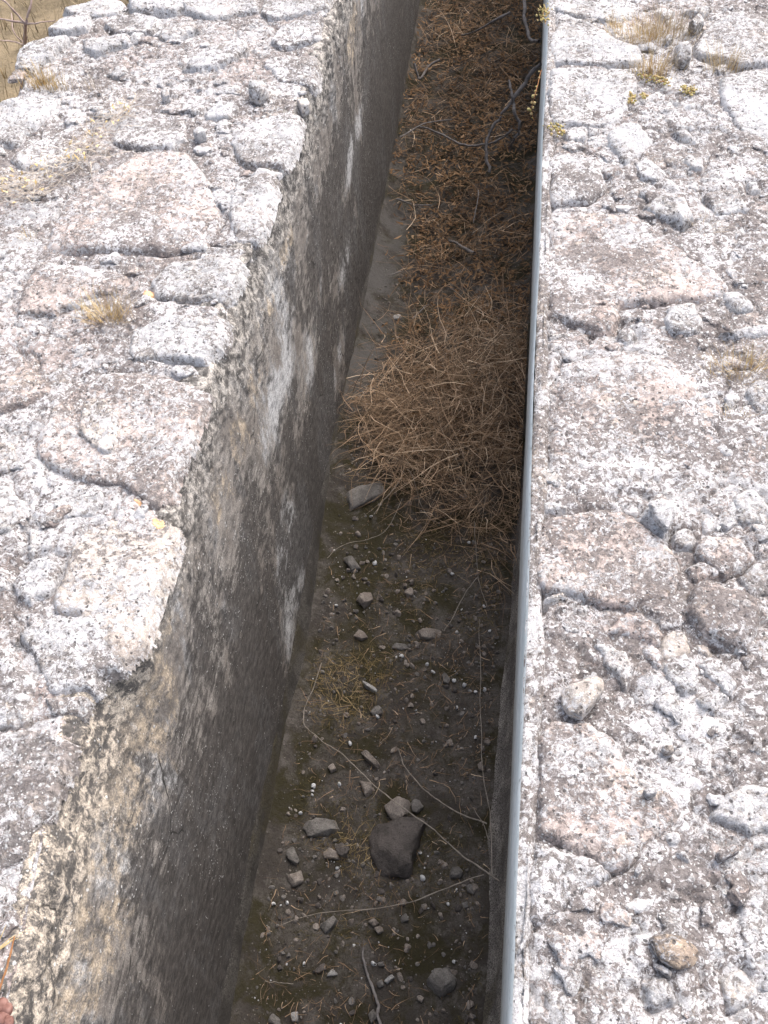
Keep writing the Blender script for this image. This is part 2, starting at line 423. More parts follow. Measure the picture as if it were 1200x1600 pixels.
def bed_left():
    n = 200
    u = np.linspace(0, 1, n)
    yy = YW[None, :]; e = ledge(YW)[None, :]; a = lout(YW)[None, :]
    X = a + (e - .012 - a) * u[:, None]; Y = np.repeat(yy, n, 0)
    Z = groove(X, Y, bed_z(X, Y))
    drop = sstep(.06, 0, X - a); Z = Z - .09 * drop
    Z = Z - .012 * sstep(.05, 0, (e - X))
    # outer face goes down to the ground
    V = np.stack([X, Y, Z], -1)
    rows = []
    for k, (dx, z) in enumerate(((-.02, -.25), (-.05, -.55), (-.08, -1.02))):
        ro = V[0].copy(); ro[:, 2] = z; ro[:, 0] += dx + .03 * fbm(ro[:, 1], ro[:, 1]*0+z, 0, 6, 3, 77); rows.insert(0, ro)
    V = np.concatenate([np.array(rows), V], 0)
    wpart('mortar_bed', mesh('mortar_bed', V.reshape(-1, 3), grid_faces(*V.shape[:2]), M_MORTAR), wall_left)

def face_left():
    # profile from the eroded arris down to the moulding
    zs = np.concatenate([[0, 0, 0, 0], np.linspace(0, -.3, 56), np.linspace(-.306, -1.16, 120)])
    tx = np.concatenate([[-.105, -.07, -.045, -.028], np.zeros(176)])
    nz = len(zs)
    Y = np.repeat(YW[None, :], nz, 0); Z0 = np.repeat(zs[:, None], len(YW), 1)
    e = ledge(YW)[None, :]
    b = np.clip(sstep(-.40, .02, Z0), 0, 1)
    X = (e + .004) * b + XF * (1 - b) + tx[:, None] - .020 * np.exp(Z0 / .03) * (tx[:, None] == 0)
    # the coat is missing here and there just under the arris
    rec = sstep(.05, .35, fbm(Y, Z0, 0, 3.2, 4, 61)) * sstep(-.24, -.12, Z0) * sstep(.01, -.03, Z0)
    X = X - .022 * rec
    X = X + .012 * b * fbm(Y, Z0, 0, 18, 4, 63, .6) + .006 * b * fbm(Y, Z0, 0, 90, 3, 64) + .006 * fbm(Y, Z0, 0, 2.5, 3, 65) + .0016 * fbm(Y, Z0, 0, 40, 3, 66)
    Z = Z0.copy()
    r0 = .03
    Z = np.where(tx[:, None] < 0, bed_z(X, Y) - .004 - .02 * (tx[:, None] < -.09), Z)
    Z = Z - .012 * np.exp(-(Z0 / .02)**2) * (tx[:, None] == 0)
    V = np.stack([X, Y, Z], -1)
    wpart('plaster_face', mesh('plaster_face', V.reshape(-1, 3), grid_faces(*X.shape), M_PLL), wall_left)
face_left()

def fillet(x0, sgn, wall, r, mat=None):
    k = np.linspace(0, 1, 14)
    YM = np.concatenate([np.linspace(Y0, .1, 20), np.arange(.11, 6, .012), np.linspace(6.1, Y1, 60)])
    Y = np.repeat(YM[None, :], 14, 0)
    a = k * math.pi / 2
    X = x0 + sgn * (r * (1 - np.cos(a)) - .004 + .008*np.minimum(1, 8*k))[:, None] + .016 * fbm(Y, Y*0 + k[:, None]*.1, 0, 4, 5, 71 + int(r*1000)) * k[:, None]
    Z = (FLOOR + .13 - .145 * np.sin(a))[:, None] + .030 * fbm(Y, Y*0, 0, 3, 4, 73) * (1 - k)[:, None]
    X = X + sgn * .03 * (np.linspace(0, 1, 14) > .97)[:, None]
    V = np.stack([X, Y, Z], -1); F = grid_faces(*X.shape)
    wpart('base_moulding', mesh('base_moulding', V.reshape(-1, 3), F if sgn > 0 else F[:, ::-1], mat or M_MOULD), wall)
fillet(XF, 1, wall_left, .034)
fillet(XR - .006, -1, wall_right, .060, M_MOULDR)

RIM_W = .034
def bed_right():
    xs = XR + RIM_W - .012 + np.concatenate([[0], np.arange(.006, .75, .0052), np.linspace(.77, 1.15, 40)])
    X, Y = np.meshgrid(xs, YW, indexing='ij')
    Z = groove(X, Y, bed_z(X, Y))
    gap = sstep(.1, .45, fbm(YW, YW*0, 0, 6, 4, 91))
    Z[0] -= .014; Z[1] -= .008; Z[2] -= .004 + .014*gap; Z[3] -= .010*gap
    V = np.stack([X, Y, Z], -1)
    rows = []
    for dx, z in ((.02, -.25), (.04, -.55), (.06, -1.02)):
        ro = V[-1].copy(); ro[:, 2] = z; ro[:, 0] += dx + .03 * fbm(ro[:, 1], ro[:, 1]*0+z, 0, 6, 3, 79); rows.append(ro)
    V = np.concatenate([V, np.array(rows)], 0)
    wpart('mortar_bed', mesh('mortar_bed', V.reshape(-1, 3), grid_faces(*V.shape[:2]), M_MORTAR), wall_right)
    # the plaster coat's top edge, a narrow rough band along the lip
    p = np.array([(RIM_W + .004, -.05), (RIM_W + .001, -.016), (RIM_W - .004, -.004), (.026, 0), (.022, .001), (.020, .001), (.016, .0005), (.012, 0.), (.008, -.001), (.0045, -.004)])
    n = len(p)
    Y = np.repeat(YW[None, :], n, 0)
    k = np.zeros(n); k[:5] = 1
    X = XR + p[:, :1] + .013 * k[:, None] * fbm(Y, Y*0, 0, 8, 4, 83) + .0018 * fbm(Y, Y*0 + p[:, :1]*30, 0, 30, 3, 84)
    Z = p[:, 1:] + .006 * fbm(Y, X*0 + p[:, :1]*20, 0, 7, 4, 85) + .005 * fbm(Y, Y*0 + p[:, :1]*60, 0, 45, 4, 86, .65) - .004
    V = np.stack([X, Y, Z], -1)
    wpart('plaster_rim', mesh('plaster_rim', V.reshape(-1, 3), grid_faces(n, len(YW))[:, ::-1], M_RIM), wall_right)
    zs = np.concatenate([[-.003, -.009, -.018, -.032], np.linspace(-.05, -1.16, 60)])
    px = np.concatenate([[.0050, .0022, .0008, .0002], np.linspace(0, -.006, 60)])
    Y = np.repeat(YW[None, :], len(zs), 0)
    X = XR + px[:, None] + .004 * fbm(Y, Y*0 + zs[:, None], 0, 2, 5, 88) + .0006 * fbm(Y, Y*0 + zs[:, None], 0, 60, 3, 89); Z = Y*0 + zs[:, None]
    V = np.stack([X, Y, Z], -1)
    wpart('plaster_face', mesh('plaster_face', V.reshape(-1, 3), grid_faces(*X.shape)[:, ::-1], M_PLR), wall_right)

# ------------------------------------------------------------------ stones set in the wall tops
def sdf(P, X, Y):
    d = np.full(X.shape, 1e9); ins = np.zeros(X.shape, bool)
    for i in range(len(P)):
        a, b = P[i-1], P[i]; e = b - a; l = e @ e + 1e-12
        t = np.clip(((X - a[0]) * e[0] + (Y - a[1]) * e[1]) / l, 0, 1)
        d = np.minimum(d, np.hypot(X - a[0] - t*e[0], Y - a[1] - t*e[1]))
        c = (a[1] > Y) != (b[1] > Y)
        xx = a[0] + (Y - a[1]) / (b[1] - a[1] + 1e-12) * e[0]
        ins ^= c & (X < xx)
    return np.where(ins, d, -d)

OCC = []          # plan outlines already taken by a stone
SEED = [100]
def chaikin(P, q=.18):
    o = []
    for i in range(len(P)):
        a, b = P[i], P[(i+1) % len(P)]; o += [a*(1-q) + b*q, a*q + b*(1-q)]
    return np.array(o)

def slab(name, px, wall, mat, H=.022, rnd=.004, tilt=(0, 0), rough=1.0, label=None, base=None, tone=None):
    H = H * .43; e_ = np.ptp(np.array([at(x, y)[:2] for x, y in px]), axis=0).min(); H = min(H, .17 * e_)
    P = np.array([at(x, y, H * .7)[:2] for x, y in px])
    SEED[0] += 1; s = SEED[0]
    OCC.append(P)
    Q = chaikin(P, .09)
    lo, hi = Q.min(0) - .02, Q.max(0) + .02
    r = float(np.clip((hi - lo).max() / 70, .0026, .005))
    X, Y = np.meshgrid(np.arange(lo[0], hi[0], r), np.arange(lo[1], hi[1], r), indexing='ij')
    D = sdf(Q, X, Y) + .012 * fbm(X, Y, s, 30, 5, s, .65) + .008 * fbm(X, Y, s, 11, 2, s+3)
    if wall is wall_left: D = np.minimum(D, ledge(Y) + .012 - X)
    c = Q.mean(0)
    b0 = (bed_z(c[0], c[1]) if base is None else base)
    top = H * (.9 + .9 * fbm(X, Y, s, 7, 2, s+4)) * (1 - np.exp(-np.maximum(D, 0) / rnd))
    top = top + rough * (.007 * fbm(X, Y, s, 8, 3, s+7) + .0055 * fbm(X, Y, s, 34, 4, s+8, .62) + .0028 * fbm(X, Y, s, 120, 3, s+9, .6)) * sstep(0, .02, D)
    # chipped facets
    rg = np.random.default_rng(s)
    for k in range(3):
        a = rg.uniform(0, 6.28); off = rg.uniform(.25, .6) * (hi - lo).min()
        q = (X - c[0]) * math.cos(a) + (Y - c[1]) * math.sin(a) - off + .01*fbm(X, Y, s, 20, 3, s+20+k)
        top = top - np.clip(q, 0, None) * rg.uniform(.05, .16)
    Z = b0 + np.where(D > 0, np.maximum(top, -.004) , D * 2.2) + tilt[0] * (X - c[0]) + tilt[1] * (Y - c[1])
    keep = D > -.014
    f = grid_faces(*X.shape); f = f[keep.ravel()[f].all(1)]
    used, inv = np.unique(f, return_inverse=True)
    v = np.stack([X, Y, Z], -1).reshape(-1, 3)[used]
    o = v.mean(0); o[2] = b0
    tn = None if tone is None else np.clip(.5 + .5 * fbm(v[:, 0], v[:, 1], 0, 60, 3, s), 0, 1)
    me = mesh(name, v - o, inv.reshape(-1, 4), mat, tone=tn)
    ob = link(name, me, wall, loc=o - np.array(wall.location), label=label)
    return ob

P_, G_, W_, D_, C_ = M_PINK, M_GREY, M_WHITE, M_DARKL, M_CLEAN
LEFT = [
 (P_, .030, [(212,233),(288,231),(310,258),(333,300),(346,333),(321,375),(250,388),(183,385),(137,388),(67,388),(81,350),(100,312),(121,288),(167,267)]),
 (D_, .018, [(183,175),(233,169),(283,175),(292,212),(267,227),(212,227),(175,217)]),
 (G_, .026, [(388,183),(471,175),(462,217),(442,254),(392,254),(371,242),(362,208)]),
 (G_, .035, [(8,240),(62,208),(133,179),(138,204),(125,233),(54,254),(25,250)]),
 (W_, .045, [(-20,160),(0,154),(62,142),(96,148),(67,179),(21,217),(-20,215)]),
 (W_, .034, [(300,83),(346,67),(383,56),(388,75),(333,100),(283,102)]),
 (W_, .040, [(317,171),(346,152),(369,160),(358,179),(321,181)]),
 (D_, .040, [(421,58),(433,37),(505,18),(500,55),(437,69)]),
 (D_, .035, [(417,83),(492,75),(494,96),(487,125),(437,121),(412,100)]),
 (W_, .060, [(69,44),(96,25),(137,12),(137,37),(104,46)]),
 (W_, .055, [(21,100),(29,75),(79,54),(112,54),(83,83),(46,104)]),
 (W_, .050, [(96,2),(158,-8),(192,-5),(186,14),(150,20),(104,14)]),
 (G_, .040, [(158,30),(210,18),(250,22),(240,44),(180,50)]),
 (W_, .040, [(196,-4),(260,-12),(300,-2),(270,14),(205,14)]),
 (G_, .035, [(280,-8),(400,-14),(405,8),(330,24),(285,14)]),
 (W_, .035, [(410,-10),(520,-14),(515,8),(430,24),(408,14)]),
 (G_, .030, [(250,40),(300,28),(312,42),(270,56),(248,54)]),
 (G_, .030, [(130,60),(200,50),(205,66),(150,80),(128,76)]),
 (W_, .040, [(-15,350),(12,337),(42,346),(62,367),(37,383),(-15,396)]),
 (G_, .022, [(367,283),(417,267),(429,275),(421,325),(400,367),(375,371),(358,342)]),
 (D_, .020, [(287,388),(316,380),(368,377),(386,384),(372,398),(312,398)]),
 (W_, .028, [(233,433),(267,408),(317,400),(375,403),(377,425),(362,452),(348,465),(292,466),(246,458)]),
 (P_, .036, [(54,406),(87,404),(125,412),(179,419),(200,427),(187,454),(137,462),(121,473),(92,479),(87,490),(21,487),(25,462),(37,433)]),
 (W_, .036, [(204,521),(233,500),(267,490),(354,492),(350,521),(325,550),(317,562),(258,556),(208,558),(200,542)]),
 (P_, .026, [(62,667),(79,633),(121,600),(162,577),(233,577),(292,587),(325,604),(318,633),(300,683),(275,729),(262,775),(245,790),(187,754),(142,750),(83,729),(56,700)]),
 (P_, .034, [(-10,525),(17,537),(54,571),(79,596),(71,608),(33,625),(0,637),(-17,637)]),
 (C_, .030, [(-12,687),(17,687),(21,708),(8,731),(-12,733)]),
 (W_, .030, [(-12,737),(12,742),(12,767),(33,779),(12,820),(-12,830)]),
 (W_, .026, [(79,779),(108,754),(154,758),(158,783),(137,796),(92,800)]),
 (W_, .022, [(40,667),(54,671),(50,692),(33,696)]),
 (C_, .034, [(112,837),(167,806),(217,800),(267,812),(275,825),(271,900),(233,967),(225,992),(200,1017),(183,1025),(146,983),(121,954),(83,942),(83,925),(96,883)]),
 (W_, .022, [(25,987),(54,962),(104,954),(154,967),(179,1012),(183,1033),(146,1050),(142,1075),(75,1075),(62,1050),(58,1025),(33,1004)]),
 (G_, .036, [(12,900),(42,862),(79,854),(92,867),(79,917),(42,942),(17,933)]),
 (D_, .028, [(-20,1158),(42,1142),(87,1146),(106,1162),(100,1196),(62,1270),(40,1340),(-20,1360)]),
 (W_, .024, [(37,817),(54,821),(62,846),(46,858),(37,846)]),
 (D_, .020, [(62,1085),(125,1085),(118,1112),(75,1118)]),
 (G_, .022, [(-15,880),(8,885),(6,915),(-15,925)]),
 (D_, .022, [(-15,990),(20,1010),(50,1060),(40,1120),(-15,1130)]),
]
for mt, h, p in LEFT: slab('stone', p, wall_left, mt, h)
slab('stone', [(133,633),(162,625),(175,650),(179,687),(167,704),(129,679)], wall_left, C_, .010, .012, base=.012, rough=.4, label='smooth cream flake on a large stone')

RIGHT = [
 (W_, .026, [(870,37),(883,20),(910,27),(943,43),(973,63),(1000,72),(1003,93),(960,98),(900,96),(867,93),(860,67)]),
 (W_, .030, [(857,102),(900,100),(960,105),(993,115),(993,133),(985,163),(960,187),(910,187),(867,187),(857,160)]),
 (W_, .030, [(862,7),(900,-5),(940,-10),(993,-5),(993,20),(960,30),(927,23),(883,15)]),
 (G_, .040, [(1090,57),(1110,33),(1150,13),(1183,17),(1217,30),(1217,93),(1160,100),(1120,90),(1087,80)]),
 (W_, .034, [(1127,113),(1217,103),(1217,213),(1177,220),(1160,200),(1137,160),(1123,133)]),
 (W_, .050, [(1067,13),(1100,3),(1117,10),(1100,20)]),
 (W_, .036, [(997,143),(1027,133),(1047,143),(1053,167),(1013,170),(997,157)]),
 (W_, .034, [(950,200),(973,183),(1000,190),(1020,213),(1000,233),(977,253),(963,227)]),
 (G_, .030, [(880,200),(897,192),(920,192),(917,207),(887,217)]),
 (G_, .026, [(922,193),(940,193),(940,203),(923,205)]),
 (P_, .030, [(940,260),(957,250),(973,260),(957,273),(943,270)]),
 (D_, .018, [(857,240),(887,230),(933,240),(947,267),(950,290),(917,310),(857,313)]),
 (W_, .028, [(990,247),(1013,240),(1040,263),(1030,277),(1000,270)]),
 (W_, .036, [(997,320),(1033,300),(1067,310),(1090,337),(1067,347),(1033,333)]),
 (W_, .030, [(997,297),(1013,280),(1027,290),(1013,303)]),
 (W_, .032, [(1073,240),(1100,240),(1100,260),(1077,260)]),
 (G_, .030, [(1050,200),(1073,197),(1093,217),(1067,213)]),
 (W_, .030, [(1170,277),(1183,277),(1193,290),(1173,293)]),
 (G_, .026, [(1030,230),(1050,228),(1066,246),(1046,254)]),
 (G_, .024, [(1100,300),(1150,290),(1170,320),(1120,330)]),
 (W_, .030, [(1140,353),(1167,343),(1170,357),(1153,363)]),
 (P_, .026, [(858,333),(900,323),(950,327),(987,323),(1020,343),(1053,370),(1080,393),(1127,423),(1148,443),(1093,460),(1033,467),(967,468),(967,497),(947,518),(927,513),(910,500),(862,487),(854,450)]),
 (P_, .030, [(877,557),(910,550),(960,537),(1013,532),(1060,532),(1113,543),(1133,542),(1135,587),(1137,633),(1127,667),(1137,707),(1137,760),(1120,777),(1067,770),(1007,763),(933,760),(873,753),(863,717),(863,687),(860,663),(880,633),(870,600)]),
 (W_, .022, [(856,515),(887,513),(893,520),(862,523)]),
 (W_, .022, [(856,527),(883,527),(887,540),(859,543)]),
 (W_, .028, [(967,507),(987,503),(997,517),(980,530),(963,517)]),
 (W_, .026, [(1043,473),(1087,467),(1100,493),(1093,517),(1047,513),(1033,497)]),
 (W_, .040, [(1137,453),(1153,450),(1180,470),(1177,480),(1150,480)]),
 (G_, .032, [(1113,517),(1153,503),(1210,497),(1210,517),(1150,523)]),
 (G_, .034, [(1167,607),(1183,590),(1217,593),(1217,633),(1187,640)]),
 (W_, .036, [(1150,770),(1180,762),(1204,790),(1194,815),(1160,810)]),
 (W_, .020, [(848,780),(860,777),(887,787),(852,792)]),
 (P_, .030, [(840,807),(860,797),(907,790),(947,785),(987,800),(1007,820),(1033,837),(1063,863),(1067,897),(1057,930),(1013,932),(987,940),(943,938),(893,923),(850,924),(840,900)]),
 (W_, .034, [(993,803),(1013,785),(1050,785),(1055,807),(1040,835),(1017,820)]),
 (W_, .026, [(1057,827),(1073,822),(1085,833),(1080,845),(1060,843)]),
 (G_, .028, [(1097,797),(1120,790),(1127,812),(1105,820)]),
 (W_, .028, [(1128,812),(1147,807),(1153,812),(1137,818)]),
 (P_, .032, [(1090,840),(1110,830),(1157,833),(1182,860),(1167,883),(1133,890),(1113,880),(1093,860)]),
 (P_, .028, [(1078,880),(1093,870),(1120,877),(1130,892),(1093,902),(1080,897)]),
 (G_, .036, [(1160,900),(1180,877),(1207,880),(1207,923),(1177,927)]),
 (P_, .032, [(1090,907),(1110,905),(1150,920),(1188,937),(1183,977),(1170,1010),(1133,1003),(1100,987),(1067,953),(1073,933)]),
 (P_, .034, [(942,982),(963,957),(1000,947),(1030,970),(1037,983),(1030,1002),(983,992)]),
 (C_, .036, [(1037,987),(1053,975),(1073,983),(1083,1010),(1040,1020)]),
 (W_, .040, [(1038,1030),(1083,1015),(1093,1027),(1090,1067),(1070,1077),(1047,1060)]),
 (G_, .032, [(1093,1033),(1110,1023),(1133,1040),(1153,1063),(1140,1077),(1110,1053)]),
 (C_, .026, [(1092,1003),(1103,1005),(1110,1020),(1095,1015)]),
 (G_, .030, [(930,997),(957,1000),(977,1013),(990,1040),(983,1067),(973,1070),(947,1033)]),
 (P_, .020, [(1003,1010),(1020,1003),(1033,1017),(1030,1033)]),
 (P_, .026, [(1163,1023),(1180,1020),(1183,1030),(1170,1037)]),
 (W_, .020, [(1093,1090),(1120,1067),(1143,1080),(1120,1117)]),
 (W_, .018, [(850,930),(880,922),(883,928),(853,937)]),
 (P_, .024, [(842,1150),(870,1120),(920,1130),(965,1160),(990,1200),(1000,1225),(1053,1237),(1068,1266),(1017,1310),(1006,1325),(998,1343),(954,1356),(907,1330),(842,1301),(840,1240)]),
 (G_, .022, [(842,1308),(907,1335),(950,1360),(940,1376),(903,1402),(848,1438),(826,1431),(835,1354)]),
 (W_, .022, [(818,1314),(831,1310),(830,1350),(817,1347)]),
 (W_, .020, [(1002,1216),(1013,1213),(1024,1222),(1009,1224)]),
 (W_, .020, [(1042,1299),(1055,1299),(1057,1308),(1046,1310)]),
 (G_, .022, [(1061,1326),(1072,1321),(1084,1332),(1079,1343),(1062,1336)]),
 (W_, .034, [(1112,1270),(1140,1245),(1178,1222),(1217,1226),(1217,1288),(1174,1295),(1156,1281)]),
 (G_, .034, [(1160,1383),(1207,1365),(1207,1486),(1160,1486),(1152,1449)]),
 (W_, .018, [(855,1548),(881,1537),(907,1567),(899,1610),(855,1595)]),
 (W_, .022, [(1138,1530),(1160,1508),(1182,1537),(1149,1574)]),
 (W_, .018, [(1010,1535),(1040,1525),(1055,1560),(1020,1570)]),
 (W_, .018, [(969,1413),(995,1398),(1024,1398),(1031,1420),(987,1424)]),
]
for mt, h, p in RIGHT: slab('stone', p, wall_right, mt, h)

bed_left()
bed_right()

# ------------------------------------------------------------------ resting heights on the wall tops
bpy.context.view_layer.update()
DG = bpy.context.evaluated_depsgraph_get()
def top_z(x, y, z0=.6):
    h, p, *_ = S.ray_cast(DG, Vector((x, y, z0)), Vector((0, 0, -1)))
    return p.z if h else 0.0

def lichen(px, seed):
    """a thin crust following the stone under it"""
    P = chaikin(np.array([at(x, y, .012)[:2] for x, y in px])); lo, hi = P.min(0) - .006, P.max(0) + .006
    X, Y = np.meshgrid(np.arange(lo[0], hi[0], .0016), np.arange(lo[1], hi[1], .0016), indexing='ij')
    D = sdf(P, X, Y) + .006 * fbm(X, Y, seed, 90, 4, seed, .6)
    Zs = np.array([[top_z(x, y) for x, y in zip(a, b)] for a, b in zip(X, Y)])
    Z = Zs + .0025 * sstep(-.001, .003, D) - .0008 + .0015 * fbm(X, Y, seed, 300, 2, seed + 1)
    f = grid_faces(*X.shape); f = f[(D > 0).ravel()[f].all(1)]; used, inv = np.unique(f, return_inverse=True)
    v = np.stack([X, Y, Z], -1).reshape(-1, 3)[used]
    wpart('lichen', mesh('lichen', v, inv.reshape(-1, 4), M_ORANGE, tone=np.clip(.5 + .6*fbm(v[:, 0], v[:, 1], 0, 120, 3, seed), 0, 1)), wall_left)
lichen([(220,446),(234,444),(240,452),(232,460),(221,458)], 1)
lichen([(236,798),(250,800),(254,812),(242,818),(234,810)], 2)
lichen([(202,772),(216,770),(222,778),(210,782)], 3)

# ------------------------------------------------------------------ rocks
def rock_vf(R, H, lvl, s, cuts=7, ex=.52, rough=.05):
    """irregular faceted rock; R(theta) is its plan radius, H its half height"""
    v, f = ico(lvl); v = v.copy(); rg = np.random.default_rng(s)
    th = np.arctan2(v[:, 1], v[:, 0]); c = np.hypot(v[:, 0], v[:, 1])
    r = R(th); k = np.abs(c)**ex
    p = np.stack([np.cos(th)*k*r, np.sin(th)*k*r, np.sign(v[:, 2])*np.abs(v[:, 2])**ex * H], -1)
    m = float(np.mean(r))
    for i in range(cuts):
        n = rg.normal(size=3); n[2] = abs(n[2]) * 1.2 + (.9 if i % 2 else .35); n /= np.linalg.norm(n)
        q = p @ n; dd = q.max() * rg.uniform(.70, .93); ex_ = np.clip(q - dd, 0, None)
        p = p - .9 * ex_[:, None] * n
    e0 = np.stack([np.cos(th)*k*r, np.sin(th)*k*r], -1)
    p[:, :2] *= (np.ptp(e0, axis=0) / np.ptp(p[:, :2], axis=0)); p[:, :2] += (e0.max(0) + e0.min(0)) / 2 - (p[:, :2].max(0) + p[:, :2].min(0)) / 2
    n3 = fbm(p[:, 0], p[:, 1], p[:, 2] + s, 2.2/m, 4, s)
    n5 = fbm(p[:, 0], p[:, 1], p[:, 2] + s, 9/m, 3, s+1)
    p = p * (1 + rough * (1.6 * n3 + .7 * n5)[:, None])
    return p, f

def poly_R(P, c):
    Q = chaikin(P - c, .07)
    def R(th):
        out = np.zeros_like(th)
        dx, dy = np.cos(th), np.sin(th)
        for i in range(len(Q)):
            a, b = Q[i-1], Q[i]; e = b - a
            den = dx*e[1] - dy*e[0]
            den = np.where(np.abs(den) < 1e-9, 1e-9, den)
            t = (a[0]*e[1] - a[1]*e[0]) / den; u = (a[0]*dy - a[1]*dx) / den
            ok = (t > 0) & (u >= -1e-6) & (u <= 1+1e-6)
            out = np.where(ok, np.maximum(out, t), out)
        return np.where(out < 1e-4, np.mean(out[out > 0]) if (out > 0).any() else .01, out)
    return R

def rock(name, px, mat, label, cat='rock', zb=None, flat=.42, group=None, lvl=4, sink=.3, cuts=7, rough=.05):
    SEED[0] += 1; s = SEED[0]
    z = FLOOR if zb is None else zb
    P0 = np.array([at(x, y, z)[:2] for x, y in px]); c0 = P0.mean(0)
    ext = P0.max(0) - P0.min(0); H = flat * .5 * min(ext) + .004
    zc = (float(floor_z(c0[0], c0[1])) if zb is None else zb) + H * (1 - 2*sink)
    P = np.array([at(x, y, zc)[:2] for x, y in px]); c = P.mean(0)
    if zb is None: zc = float(floor_z(c[0], c[1])) + H * (1 - 2*sink)
    if zb is not None: OCC.append(P)
    if zb is not None: zc = top_z(c[0], c[1]) + H * (1 - 2*sink)
    v, f = rock_vf(poly_R(P, c), H, lvl, s, cuts, rough=rough)
    me = mesh(name, v, f, mat, smooth=True)
    try: me.set_sharp_from_angle(angle=math.radians(32))
    except Exception: pass
    return link(name, me, loc=(c[0], c[1], zc), label=label, cat=cat, group=group)

# loose rocks lying on the walls
g = 'loose rocks on the wall tops'
rock('rock', [(877,1070),(907,1063),(923,1053),(943,1057),(945,1073),(927,1097),(910,1117),(890,1110),(878,1093)], M_CLEAN,
     'pale cream heart-shaped loose rock on the right wall top', zb=.002, group=g, flat=.5, sink=.14, rough=.025)
rock('rock', [(1015,1464),(1028,1457),(1064,1462),(1095,1486),(1086,1508),(1061,1513),(1035,1501),(1024,1486)], M_OCHRE,
     'flat ochre loose rock on the near end of the right wall top', zb=-.004, group=g, flat=.45, sink=.12, rough=.025)
rock('rock', [(1022,1500),(1051,1517),(1050,1527),(1022,1510)], M_WHITE, 'thin pale stone sliver beside the ochre rock', zb=-.008, group=g, flat=.9, sink=.2, lvl=3)
rock('rock', [(1117,1336),(1130,1325),(1158,1321),(1154,1332),(1123,1348)], M_PINK, 'pinkish pointed rock shard lying on the dark mortar of the right wall', zb=-.006, group=g, flat=.8, sink=.15)
rock('rock', [(1004,1233),(1024,1227),(1028,1237),(1013,1246)], M_WHITE, 'small white stone at the edge of the big ring-spotted slab on the right wall', zb=.006, group=g, flat=.8, sink=.15, lvl=3)
rock('rock', [(1033,1167),(1047,1160),(1055,1173),(1040,1177)], M_CLEAN, 'small clean white stone alone on grey mortar right of the heart-shaped rock', zb=-.006, group=g, flat=.8, sink=.15, lvl=3)
rock('rock', [(991,1361),(1000,1348),(1004,1358),(995,1372)], M_WHITE, 'tiny shell-like white stone in the crevice at the tip of the pale slab', zb=-.01, group=g, flat=.9, sink=.15, lvl=3)
rock('rock', [(808,1490),(817,1468),(819,1479),(811,1491)], M_WHITE, 'thin white stone chip on the plaster lip of the right wall', zb=-.002, group=g, flat=.9, sink=.2, lvl=3)
rock('rock', [(1053,72),(1067,60),(1083,67),(1080,87),(1063,90)], M_WHITE, 'chunky white rock below the long dry grass on the right wall', zb=.012, group=g, flat=.9, sink=.15)
rock('rock', [(1077,30),(1093,18),(1102,28),(1087,38)], M_WHITE, 'white rock against the grey slab at the far end of the right wall', zb=.012, group=g, flat=.9, sink=.15)
rock('rock', [(1039,56),(1048,50),(1053,56),(1044,61)], M_WHITE, 'small white stone within the dry grass on the right wall', zb=0, group=g, flat=.9, sink=.15, lvl=3)
rock('rock', [(1012,788),(1030,783),(1054,786),(1056,806),(1041,836),(1022,815)], M_WHITE, 'white wedge-shaped rock standing at the corner of two big pink slabs', zb=.008, group=g, flat=.4, sink=.25)
rock('rock', [(390,132),(412,128),(420,140),(402,150),(388,146)], M_WHITE, 'cream pebble behind the square grey slab on the left wall', zb=.0, group=g, flat=.9, sink=.15, lvl=3)
rock('rock', [(462,150),(478,146),(484,156),(470,163)], M_CLEAN, 'tan stone on the far inner rim of the left wall', zb=.0, group=g, flat=.9, sink=.15, lvl=3)
rock('rock', [(250,146),(262,142),(266,150),(254,154)], M_WHITE, 'little white pebble beside the dead flower stems on the left wall', zb=.0, group=g, flat=.9, sink=.15, lvl=3)
rock('rock', [(300,205),(316,200),(322,208),(308,214)], M_WHITE, 'pale pebble at the corner of the dark stone on the left wall', zb=.0, group=g, flat=.9, sink=.15, lvl=3)

# half-buried chips in the mortar, uncountable
def rubble(wall, x0, x1, n, s, mats):
    rg = np.random.default_rng(s)
    for mi, mt in enumerate(mats):
        VV = []; FF = []; k = 0
        tries = 0
        while len(VV) < n // len(mats) and tries < n * 4:
            tries += 1
            y = rg.uniform(.1, 3.7); x = rg.uniform(x0, x1)
            r = .004 + .021 * rg.random()**3.4 * (1.0 + .35*(y > 2.2))
            if wall is wall_left and (x > ledge(np.array(y)) - .02 or x < lout(np.array(y)) + .03): continue
            q = False
            for P in OCC:
                if P[:, 0].min() < x < P[:, 0].max() and P[:, 1].min() < y < P[:, 1].max():
                    if sdf(P, np.array([x]), np.array([y]))[0] > -.002: q = True; break
            if q and (rg.random() < .93 or r > .01): continue
            a0, e1 = rg.uniform(0, 6.28), rg.uniform(.5, 1)
            R = lambda th: r * (1 - .30*np.cos(2*(th - a0)) + .18*np.cos(3*th + a0*3) + .10*np.cos(5*th + a0*7))
            v, f = rock_vf(R, r * rg.uniform(.28, .5), 2 if r < .010 else 3, int(rg.integers(1e6)), 7, .6, .13)
            z = float(bed_z(x, y)) + r * rg.uniform(-.12, .14) + (.022 if q else 0)
            VV.append(v + np.array([x, y, z])); FF.append(f + k); k += len(v)
        me = mesh('rubble', np.concatenate(VV), np.concatenate(FF), mt)
        try: me.set_sharp_from_angle(angle=math.radians(40))
        except Exception: pass
        wpart('rubble', me, wall, kind='stuff')
rubble(wall_left, -1.62, -.66, 640, 5, (M_WHITE, M_GREY, M_MORTAR, M_PINK))
rubble(wall_right, .06, .95, 640, 6, (M_WHITE, M_GREY, M_MORTAR, M_PINK))

